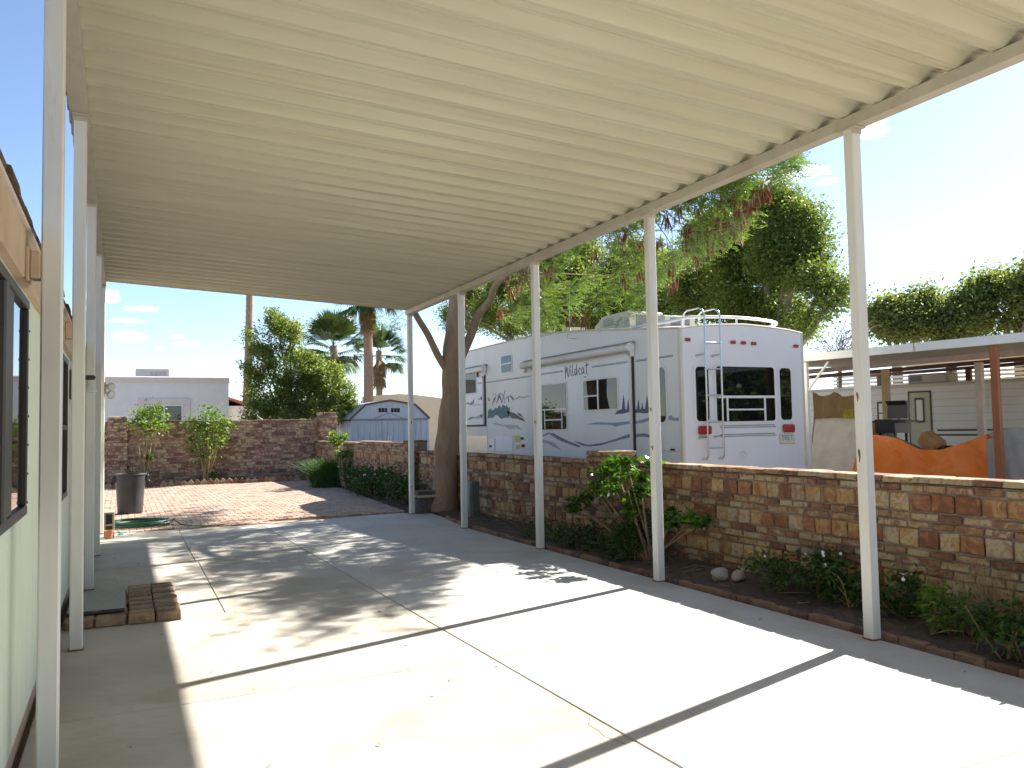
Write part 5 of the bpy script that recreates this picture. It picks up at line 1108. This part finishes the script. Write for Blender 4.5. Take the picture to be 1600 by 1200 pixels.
def build_feather_tree():
    rng = rs(101); base = np.array([5.60, 14.98, 0.0])
    t = thing('feathery_tree', 'tan trunked feathery leaved tree with hanging red pods beside the carport', 'tree', tuple(base))
    Yt = 15.1; q = lambda x, y, Y=Yt: on_y(x, y, Y)
    mb = MB(); m = [np.array([5.60, 14.98, -.04]), q(697, 745), q(699, 690), q(707, 620), q(707, 560), q(712, 500), q(716, 455), np.array([6.15, 15.3, 5.4]), np.array([6.3, 15.2, 6.6])]
    c = catmull(m, 6); rad = np.interp(np.linspace(0, 1, len(c)), [0, .12, .25, .5, .75, 1], [.285, .245, .235, .20, .16, .09]); rad = rad*(1+.05*np.sin(np.arange(len(c))*1.3)); mb.tube(c, list(rad), 14)
    obj('trunk', mb, 'bark_tan', t, 70)
    tips = []
    def bl(pts, r0, r1, name='limb'): b = MB(); limb(b, pts, r0, r1, 9, 6); obj(name, b, 'bark_tan', t, 70); tips.append(np.array(pts[-1]))
    bl([q(702, 585), q(684, 555), q(668, 522), q(650, 492), np.array([4.95, 15.6, 4.6]), np.array([4.6, 16.2, 5.6])], .075, .05)
    bl([q(706, 590), q(735, 525), q(748, 492, 14.9), q(765, 470, 14.6), q(787, 432, 14.0), np.array([7.5, 13.0, 5.15]), np.array([8.6, 12.3, 5.6]), np.array([10.2, 11.6, 6.0])], .10, .03)
    bl([q(704, 562), q(713, 535), q(716, 518)], .05, .045, 'branch_stub')
    bl([np.array([6.15, 15.3, 5.4]), np.array([6.8, 14.0, 6.0]), np.array([7.4, 12.2, 6.3]), np.array([7.9, 10.9, 6.2])], .08, .02)
    bl([np.array([6.1, 15.3, 5.2]), np.array([5.7, 16.3, 6.0]), np.array([5.4, 17.6, 6.6])], .07, .02)
    # frond anchor points
    A = []
    low = ([740, 790, 840, 880, 910, 940, 985, 1040, 1110, 1170, 1210, 1250], [440, 500, 520, 535, 535, 500, 492, 440, 392, 350, 318, 275])
    roof = ([640, 720, 836, 1017, 1331], [495, 458, 408, 333, 203])
    while len(A) < 2500:
        x = rng.uniform(735, 1248); y0 = np.interp(x, *roof)-75; y1 = np.interp(x, *low); u = rng.uniform(0, 1)**1.25; y = y0+(y1-y0)*u
        n = math.sin(x*.045+1)+math.sin(y*.06+x*.02)+math.sin(x*.11+y*.09)
        if n < -.15: continue
        X = np.interp(x, [735, 900, 1248], [8.0, 8.2, 9.7])+rng.normal(0, .5); A.append(on_x(x, y, max(6.3, min(X, 12.5))))
    B = blob_points(rng, [(7.7, 11.3, 5.3, 1.1, 1.3, .5), (6.6, 15.2, 6.6, 1.3, 1.4, .5), (5.5, 17.2, 6.8, 1.2, 1.2, .5)], 330, .3); n = np.sin(B[:, 0]*3.1)+np.sin(B[:, 1]*2.3+B[:, 0])+np.sin(B[:, 2]*4); A = np.array(A); A = np.concatenate([A, B[n > -.6]])
    s = blob_points(rng, [(4.75, 15.75, 3.72, .35, .3, .14)], 16, .2); A = np.concatenate([A, s])
    V = []; Q = []; k = 0
    for p in A:
        for f in range(rng.randint(2, 4)):
            d = rng.normal(0, 1, 3); d[2] = -abs(d[2])*.35+.05; d /= np.linalg.norm(d); L = rng.uniform(.16, .30); sd = np.cross(d, (0, 0, 1)); sd /= np.linalg.norm(sd)+1e-6; up = np.cross(sd, d); o = p+rng.normal(0, .07, 3)
            npn = 6
            for j in range(npn):
                tt = (j+.6)/npn; b = o+d*L*tt+up*(-.10*L*tt*tt)
                for sg in (-1, 1):
                    e = (sd*sg*.85+d*.45+up*rng.normal(-.12, .12)); e /= np.linalg.norm(e); ll = rng.uniform(.055, .085)*(1-.35*abs(tt-.5)); w = d*.014
                    V += [b-w*.6, b+e*ll*.5-w*1.1, b+e*ll, b+e*ll*.5+w*1.1]; Q.append((k, k+1, k+2, k+3)); k += 4
    obj('crown', (np.array(V), np.array(Q)), 'leaf_feather', t)
    # twigs into the canopy
    tw = MB(); idx = rng.choice(len(A), 170, False); anch = np.array([(6.6, 14.2, 5.0), (7.2, 13.2, 5.2), (7.7, 12.2, 5.4), (8.6, 12.3, 5.6), (9.8, 11.7, 5.9), (6.9, 13.6, 6.0), (5.6, 16.8, 6.2), (7.0, 14.2, 4.6)])
    for i in idx:
        a = anch[np.argmin(((anch-A[i])**2).sum(1))]; mid = (a+A[i])/2+rng.normal(0, .12, 3)+np.array([0, 0, .12]); limb(tw, [a+rng.normal(0, .1, 3), mid, A[i]], .013, .004, 4, 4)
    obj('twigs', tw, 'bark_tan', t, 60)
    # pods
    pc = [(1105, 365), (1120, 350), (1135, 355), (1148, 345), (1155, 330), (1170, 322), (1180, 318), (1185, 300), (1195, 305), (1110, 385), (1095, 405), (1088, 375), (1050, 445), (1048, 420), (1073, 390), (1075, 360), (1020, 400), (1000, 385), (1030, 380), (975, 440), (1000, 430), (890, 500), (884, 525), (915, 505), (800, 462), (806, 450), (782, 490), (790, 440), (860, 430), (930, 400), (975, 372), (1010, 350), (1040, 345), (1090, 330), (1125, 320), (1145, 310), (1060, 330), (845, 440), (1200, 290), (1160, 350), (1130, 375), (1150, 365)]
    for (x, y) in pc:
        V = []; Q = []; k = 0
        X = np.interp(x, [735, 900, 1248], [7.6, 7.8, 9.4])+rng.normal(0, .2); p0 = on_x(x, y-7, X)
        for j in range(rng.randint(9, 20)):
            p = p0+rng.normal(0, .05, 3); L = rng.uniform(.15, .24); a = rng.uniform(0, math.pi); w = np.array([math.cos(a), math.sin(a), 0])*.015; d = np.array([rng.normal(0, .14), rng.normal(0, .14), -1.0]); d = d/np.linalg.norm(d)*L
            V += [p-w*.3, p+w*.3, p+d*.5+w, p+d*.5-w, p+d+w*.4, p+d-w*.4]; Q += [(k, k+1, k+2, k+3), (k+3, k+2, k+4, k+5)]; k += 6
        obj('seed_pods', (np.array(V), np.array(Q)), 'pod_red', t)
build_feather_tree()

def build_big_trees():
    A = [px_blob(*b) for b in ((1195, 335, 15.5, 52), (1140, 375, 16, 62), (1235, 395, 15.5, 52), (1285, 440, 15.2, 36), (1175, 455, 16, 52), (1100, 455, 16.5, 52), (1275, 500, 15.5, 30), (1225, 492, 16, 40), (1150, 505, 16, 38), (1250, 350, 15.5, 34), (1300, 470, 15.3, 24))]
    broad_tree('ficus_tree', 'tall dark green tree with open sky gaps behind the trailer rear', A, 1150, 105, .22, .085, 'leaf_dark', 5, tr=.30, shell=.45)
    B = [px_blob(*b) for b in ((1050, 440, 17.5, 55), (980, 430, 18, 60), (900, 445, 18, 60), (960, 495, 18, 50), (850, 480, 18, 50), (790, 490, 18.5, 45), (725, 492, 19, 34), (880, 395, 18, 55), (800, 425, 18.5, 46), (1040, 500, 17.5, 40), (745, 455, 19, 36), (900, 510, 18, 36))]
    broad_tree('ficus_tree', 'dense dark green tree filling the gap above the trailer roof', B, 2000, 90, .28, .105, 'leaf_dark', 6, tr=.36, shell=.4)
    for k, (bl, lb) in enumerate((([(1380, 505, 26, 25), (1396, 487, 26, 18), (1420, 508, 26, 24)], 'small round tree above the white carport fascia, shortest of the far row'), ([(1452, 470, 27, 22), (1465, 492, 27, 28), (1500, 485, 27, 26), (1510, 475, 27, 16), (1440, 502, 27, 24), (1525, 500, 27, 26), (1490, 510, 27, 26)], 'bushy mid green tree in the middle of the far row'), ([(1545, 450, 28, 24), (1590, 440, 28, 30), (1570, 485, 28, 36), (1650, 430, 28, 45), (1620, 490, 28, 40), (1535, 490, 28, 28), (1615, 450, 28, 30)], 'tallest green tree of the far row above the brown post'))):
        broad_tree('shade_tree', lb, [px_blob(*b) for b in bl], 330, 85, .28, .13, 'leaf_far', 20+k, tr=.25, shell=.5, group='trees beyond the neighbouring carport')
    C = [px_blob(x, y, 31.2+.25*math.sin(i*2.1), r*.92, .9, 'y') for i, (x, y, r) in enumerate(((408, 565, 30), (400, 530, 24), (440, 525, 30), (430, 495, 15), (422, 610, 38), (468, 570, 36), (500, 590, 36), (480, 620, 40), (530, 612, 24), (450, 645, 38), (520, 642, 28), (402, 645, 24), (545, 628, 14), (455, 505, 16)))]
    broad_tree('citrus_tree', 'bright green bushy tree growing above the tall stone wall', C, 680, 80, .14, .085, 'leaf_citrus', 8, tr=.13, shell=.35)
    # bare twiggy tree beside the carport fascia
    rng = rs(44); base = on_x(1312, 600, 20.0); base[2] = -.09; t = thing('bare_tree', 'thin leafless twiggy tree above the neighbouring carport corner', 'tree', tuple(base)); mb = MB(); top = on_x(1312, 560, 20.0)
    limb(mb, [base, (base+top)/2, top], .09, .05, 7); 
    for i in range(46):
        e = on_x(rng.uniform(1262, 1352), rng.uniform(508, 555), 20+rng.normal(0, .5)); limb(mb, [top, (top+e)/2+rng.normal(0, .15, 3), e], .018, .006, 4, 4)
        for j in range(3): f = e+rng.normal(0, .3, 3); limb(mb, [(top+e*2)/3, (e+f)/2, f], .008, .004, 3, 3)
    obj('trunk', mb, 'bark_grey', t, 60)
build_big_trees()
def build_mirrored():
    # trees across the street, seen only as reflections in the trailer's rear windows
    for k, (x, y, s) in enumerate(((20, -4.5, 3.6), (25, -10.5, 4.2), (17, -11, 3.2))):
        bl = [(x+s*a, y+s*b, s*c, s*.62, s*.62, s*.5) for a, b, c in ((0, 0, 1.25), (.5, .3, .9), (-.5, .2, .85), (.1, -.5, .9), (-.2, .4, .5), (.3, -.2, .5))]
        broad_tree('street_tree', ('dark spreading street tree mirrored in the trailer rear window', 'largest street tree mirrored in the trailer rear window', 'smaller street tree mirrored in the trailer rear window')[k], bl, 260, 70, .34, .22, 'leaf_dark', 90+k, tr=.25, group='trees across the street')
build_mirrored()

def palm(label, x0, top, L, n, seed, r0=.2, skirt=1.2, nskirt=40, grp='fan palms beyond the back wall'):
    rng = rs(seed); top = np.array(top, float); base = np.array([x0, top[1], -.09]); t = thing('fan_palm', label, 'palm tree', tuple(base), grp)
    mb = MB(); c = catmull([base, base*.5+top*.5+np.array([.05, 0, 0]), top], 40); rad = [r0*(1.15-.25*i/len(c))*(1+.06*(i % 2)) for i in range(len(c))]; mb.tube(c, rad, 10); obj('trunk', mb, 'palm_bark', t, 25)
    def fan(c, d, Lp, Lb, nb, droop, V, Q, spread=2.3):
        d = d/np.linalg.norm(d); s = np.cross(d, (0, 0, 1)); s /= np.linalg.norm(s)+1e-6; u = np.cross(s, d); h = c+d*Lp+np.array([0, 0, -.12*Lp]); k0 = len(V)
        w = s*.018; V += [c-w, c+w, h+w, h-w]; Q.append((k0, k0+1, k0+2, k0+3))
        for j in range(nb):
            a = -spread/2+spread*j/(nb-1); e = d*math.cos(a)+s*math.sin(a)+u*.12*math.cos(a*2); ll = Lb*(.75+.25*math.cos(a))*rng.uniform(.9, 1.08); pw = np.cross(e, u); pw = pw/(np.linalg.norm(pw)+1e-6)*Lb*.036
            m1 = h+e*ll*.6+u*.02; tip = h+e*ll+np.array([0, 0, -droop*ll]); k = len(V); V += [h, m1-pw, tip, m1+pw]; Q.append((k, k+1, k+2, k+3))
    V = []; Q = []
    for i in range(n):
        az = rng.uniform(0, 2*math.pi); el = R(80)-R(115)*((i+.5)/n)+rng.normal(0, .08); d = np.array([math.cos(az)*math.cos(el), math.sin(az)*math.cos(el), math.sin(el)]); fan(top+np.array([0, 0, rng.uniform(-.25, .05)]), d, L*.5, L*.62, 22, .10+.25*max(0, .6-el), V, Q)
    obj('crown', (np.array(V), np.array(Q)), 'leaf_palm', t)
    V = []; Q = []
    for i in range(nskirt):
        az = rng.uniform(0, 2*math.pi); z = -rng.uniform(.1, 1)*skirt; d = np.array([math.cos(az)*.32, math.sin(az)*.32, -1.0]); fan(top+np.array([0, 0, z*.6]), d, L*.12, L*.42, 12, .15, V, Q, 1.3)
    obj('skirt', (np.array(V), np.array(Q)), 'thatch', t)
def build_palms():
    p = on_y(388, 475, 42); palm('very tall slim fan palm rising beside the bushy tree', on_y(381, 650, 42)[0], (p[0]+.12, 42, 11.5), 1.7, 34, 1, .17)
    p = on_y(521, 540, 46); palm('full green fan palm crown showing over the bushy tree', p[0]+.25, (p[0], 46, p[2]), 2.25, 46, 2, .22, 2.0, 30)
    p = on_y(574, 470, 43); palm('thick trunked fan palm with brown thatch skirt, taller of the two beside the shed', on_y(574, 640, 43)[0], (p[0], 43, p[2]+.3), 1.9, 36, 3, .24, 2.2, 70)
    p = on_y(592, 548, 50); palm('short fan palm with drooping dead fronds behind the thatch skirted palm', p[0]-.1, (p[0], 50, p[2]), 1.9, 26, 4, .2, 2.6, 30)
build_palms()

def shrub(name, label, cat, base, stems, clumps, per, leaf, mat, seed, cr=.1, sr=.012, flowers=None, group=None, aspect=.5, bark='dry_stem', up=.5):
    rng = rs(seed); base = np.array(base, float); t = thing(name, label, cat, tuple(base), group); mb = MB(); P = []
    C = np.array(clumps, float)
    for (c) in C:
        b = base+np.array([rng.normal(0, .03), rng.normal(0, .03), 0]); mid = b*.45+c[:3]*.55+rng.normal(0, .03, 3); limb(mb, [b, mid, c[:3]], sr*stems, sr*.35, 6, 5); P.append(c[:3]+rng.normal(0, 1, (per, 3))*c[3]*np.array([1, 1, .8]))
    obj('stems', mb, bark, t, 60); obj('foliage', leaves(rng, np.concatenate(P), leaf, aspect, up), mat, t)
    if flowers:
        for f in flowers:
            m = MB(); f = np.array(f); nrm = np.array([-.5, -.8, .3])
            for k in range(5): a = 2*math.pi*k/5; u = np.array([.8, -.5, 0])*math.cos(a)+np.array([0, .2, .98])*math.sin(a); v = np.cross(u, nrm); m.add([f, f+u*.010+v*.007, f+u*.018, f+u*.010-v*.007], [(0, 1, 2, 3)])
            obj('flower', m, 'petal_white', t, normals=False)
    return t
def build_plants():
    rng = rs(55)
    yb = 27.62
    def yblobs(L, Y): return [tuple(on_y(x, y, Y+rng.normal(0, .12)))+(r/FPX*30,) for x, y, r in L]
    shrub('shrub', 'slender shrub with pale green top in front of the tall stone wall', 'shrub', (.62, yb, .02), 2.2, yblobs([(222, 652, 9), (240, 655, 10), (231, 668, 9), (212, 660, 7), (250, 664, 6), (226, 645, 7), (242, 642, 6), (232, 715, 3)], yb), 130, .10, 'leaf_shrub', 1, group='shrubs against the tall stone wall')
    shrub('shrub', 'fuller leafy shrub reaching lower down against the tall stone wall', 'shrub', (2.42, yb, .02), 2.0, yblobs([(315, 655, 11), (335, 652, 10), (325, 668, 12), (345, 668, 9), (308, 680, 10), (330, 690, 11), (318, 700, 9), (345, 685, 8), (300, 665, 7), (330, 645, 7), (318, 715, 5), (328, 740, 5), (352, 660, 6)], yb), 120, .10, 'leaf_shrub', 2, group='shrubs against the tall stone wall')
    shrub('weed', 'low bright weed at the wall foot behind the trash can', 'plant', (.42, 27.5, .02), 1.0, [(.35, 27.45, .35, .1), (.5, 27.45, .30, .09), (.62, 27.4, .2, .07)], 70, .09, 'leaf_shrub', 3)
    # far bed: sapling, grass clump, ground cover
    s = [(5.45, 23.3, 1.42, .10), (5.62, 23.1, 1.40, .08), (5.5, 23.2, 1.28, .08), (5.75, 23.0, .95, .06), (5.55, 23.1, .92, .08)]
    shrub('sapling', 'small leaning sapling with lime green tuft above the wall', 'sapling', (5.66, 22.9, .02), 3.2, s, 90, .10, 'leaf_shrub', 4, bark='bark_tan')
    t = thing('grass_clump', 'tall clump of fine green grass in the far corner bed', 'grass clump', (5.30, 23.6, .0)); n = 2600; b = np.column_stack([5.30+rng.normal(0, .16, n), 23.6+rng.normal(0, .22, n), np.full(n, .0)]); d = np.column_stack([rng.normal(0, .32, n)-.08, rng.normal(0, .3, n), np.ones(n)]); h = rng.uniform(.4, .88, n)[:, None]; w = np.column_stack([rng.normal(0, 1, (n, 2)), np.zeros(n)]); w = w/np.linalg.norm(w, axis=1, keepdims=True)*.006
    bend = np.column_stack([d[:, 0]*1.3, d[:, 1]*1.3, -.10*np.abs(d[:, 0])-.05*np.ones(n)]); m1 = b+d*h*.55; tp = b+d*h+bend*h*.35
    V = np.stack([b-w, b+w, m1+w*.9, m1-w*.9, tp+w*.2, tp-w*.2], 1).reshape(-1, 3); Q = np.concatenate([np.arange(n)[:, None]*6+np.array([0, 1, 2, 3]), np.arange(n)[:, None]*6+np.array([3, 2, 4, 5])]); obj('blades', (V, Q), 'grass_blade', t)
    gc = [(5.55, 21.4), (5.6, 20.4), (5.5, 19.4), (5.55, 18.5), (5.45, 16.9)]
    nm = ['beside the grass clump', 'below the pale board', 'second from the slim wall pier', 'beside the slim wall pier', 'nearest the wooden tub']
    for i, (x, y) in enumerate(gc):
        cl = [(x+rng.normal(0, .12), y+rng.normal(0, .3), rng.uniform(.15, .55), .13) for _ in range(10)]
        fl = [(x-.25+rng.normal(0, .05), y+rng.normal(0, .3), rng.uniform(.3, .65)) for _ in range(4 if i < 2 else 2)]
        shrub('flowering_shrub', 'dark leafy ground shrub in the far bed '+nm[i], 'shrub', (x, y, .0), .8, cl, 130, .07, 'leaf_bed', 60+i, flowers=fl, group='low shrubs along the far bed')
    # glossy bush beside the posts
    def xb(x, y, r, X=5.45): p = on_x(x, y, X); return (p[0]+rng.normal(0, .06), p[1], p[2], r/FPX*9.2)
    cl = [xb(*q) for q in ((960, 724, 7), (930, 742, 8), (948, 738, 7), (975, 742, 9), (1003, 722, 5), (945, 765, 8), (962, 760, 7), (912, 775, 6), (925, 765, 6), (892, 793, 5), (900, 785, 5), (1000, 745, 5), (985, 788, 6), (975, 775, 6), (992, 800, 6), (1050, 803, 6), (1072, 812, 6), (1092, 817, 4), (1042, 820, 5), (980, 722, 4), (940, 728, 5), (1012, 765, 5))]
    shrub('glossy_bush', 'glossy leaved bush leaning over the bed in front of the wall pier', 'bush', (5.55, 8.0, .03), 1.1, cl, 62, .085, 'leaf_gloss', 71, aspect=.6, bark='bark_tan')
    cl = [(5.5+rng.normal(0, .13), 8.15+rng.normal(0, .25), rng.uniform(.12, .5), .09) for _ in range(12)]
    shrub('undergrowth', 'dark leafy undergrowth around the stem of the glossy bush', 'plant', (5.5, 8.15, .03), .7, cl, 80, .055, 'leaf_bed', 72)
    cl = [(5.24+rng.normal(0, .06), 8.25+rng.normal(0, .13), rng.uniform(.06, .34), .06) for _ in range(10)]; shrub('fern', 'feathery green fern spilling over the brick edging', 'fern', (5.24, 8.25, .03), .5, cl, 110, .05, 'leaf_bed', 73, aspect=.25)
    cl = [(5.5+rng.normal(0, .14), 9.9+rng.normal(0, .5), rng.uniform(.06, .22), .10) for _ in range(16)]; shrub('ground_cover', 'low dark ground cover plants in the bed past the wall pier', 'plant', (5.5, 9.9, .03), .5, cl, 90, .05, 'leaf_bed', 74)
    # white flowered plants by the near posts
    spec = [((1222, 925), .38, 'with white blooms, next to the pale rocks', 2), ((1285, 935), .45, 'tallest of the row, white bloom on top', 3), ((1330, 950), .36, 'crowding the nearer white post', 1), ((1405, 965), .34, 'with a white bloom just past the nearer white post', 2), ((1465, 990), .36, 'with yellowing lower leaves before the dry grass', 0), ((1580, 1030), .36, 'beyond the dry grass, loose and sprawling', 1), ((1640, 1050), .40, 'last in the row by the brick edging', 1)]
    for i, ((x, y), h, lb, nf) in enumerate(spec):
        p = on_z(x, y, .03); p[0] = min(max(p[0], 5.25), 5.62); p = on_x(x, y-8, p[0]); c = np.array([p[0], p[1], .03]); sp = .13 if i != 4 else .07
        cl = [(c[0]+rng.normal(0, sp), c[1]+rng.normal(0, sp*1.25), rng.uniform(.10, h), .055) for _ in range(11 if i != 4 else 7)]
        top = sorted(cl, key=lambda q: -q[2])[:max(1, nf)]; fl = [(q[0]-.04, q[1]-.03, q[2]+.05) for q in top[:nf]]
        shrub('periwinkle', 'leafy periwinkle plant '+lb, 'plant', tuple(c), .55, cl, 62, .055, 'leaf_bed' if i != 4 else 'leaf_shrub', 80+i, flowers=fl, group='periwinkle plants in the near bed', aspect=.42)
    p = on_x(1535, 985, 5.55); t = thing('dry_grass', 'brown dried grass tuft standing in the near bed', 'grass clump', (5.55, float(p[1]), .03)); n = 260; b = np.column_stack([5.55+rng.normal(0, .05, n), p[1]+rng.normal(0, .07, n), np.full(n, .03)]); d = np.column_stack([rng.normal(0, .18, n), rng.normal(0, .22, n), np.ones(n)]); h = rng.uniform(.2, .55, n)[:, None]; w = np.column_stack([rng.normal(0, 1, (n, 2)), np.zeros(n)]); w = w/np.linalg.norm(w, axis=1, keepdims=True)*.003
    V = np.stack([b-w, b+w, b+d*h+w*.4, b+d*h-w*.4], 1).reshape(-1, 3); obj('blades', (V, np.arange(4*n).reshape(-1, 4)), 'dry_stem', t)
    m = MB()
    for k in range(60):
        y = rng.uniform(2.6, 13); a = np.array([rng.uniform(5.16, 5.8), y, .06]); e = a+np.array([rng.normal(0, .1), rng.normal(0, .18), rng.uniform(.0, .08)]); m.tube([a, (a+e)/2+rng.normal(0, .015, 3), e], .0025, 4)
    dl = obj('dry_twigs', m, 'dry_stem', None, None, (5.4, 7, 0), 'stuff'); tag(dl, 'dry twigs and litter strewn over the planting bed soil', 'twigs')
build_plants()
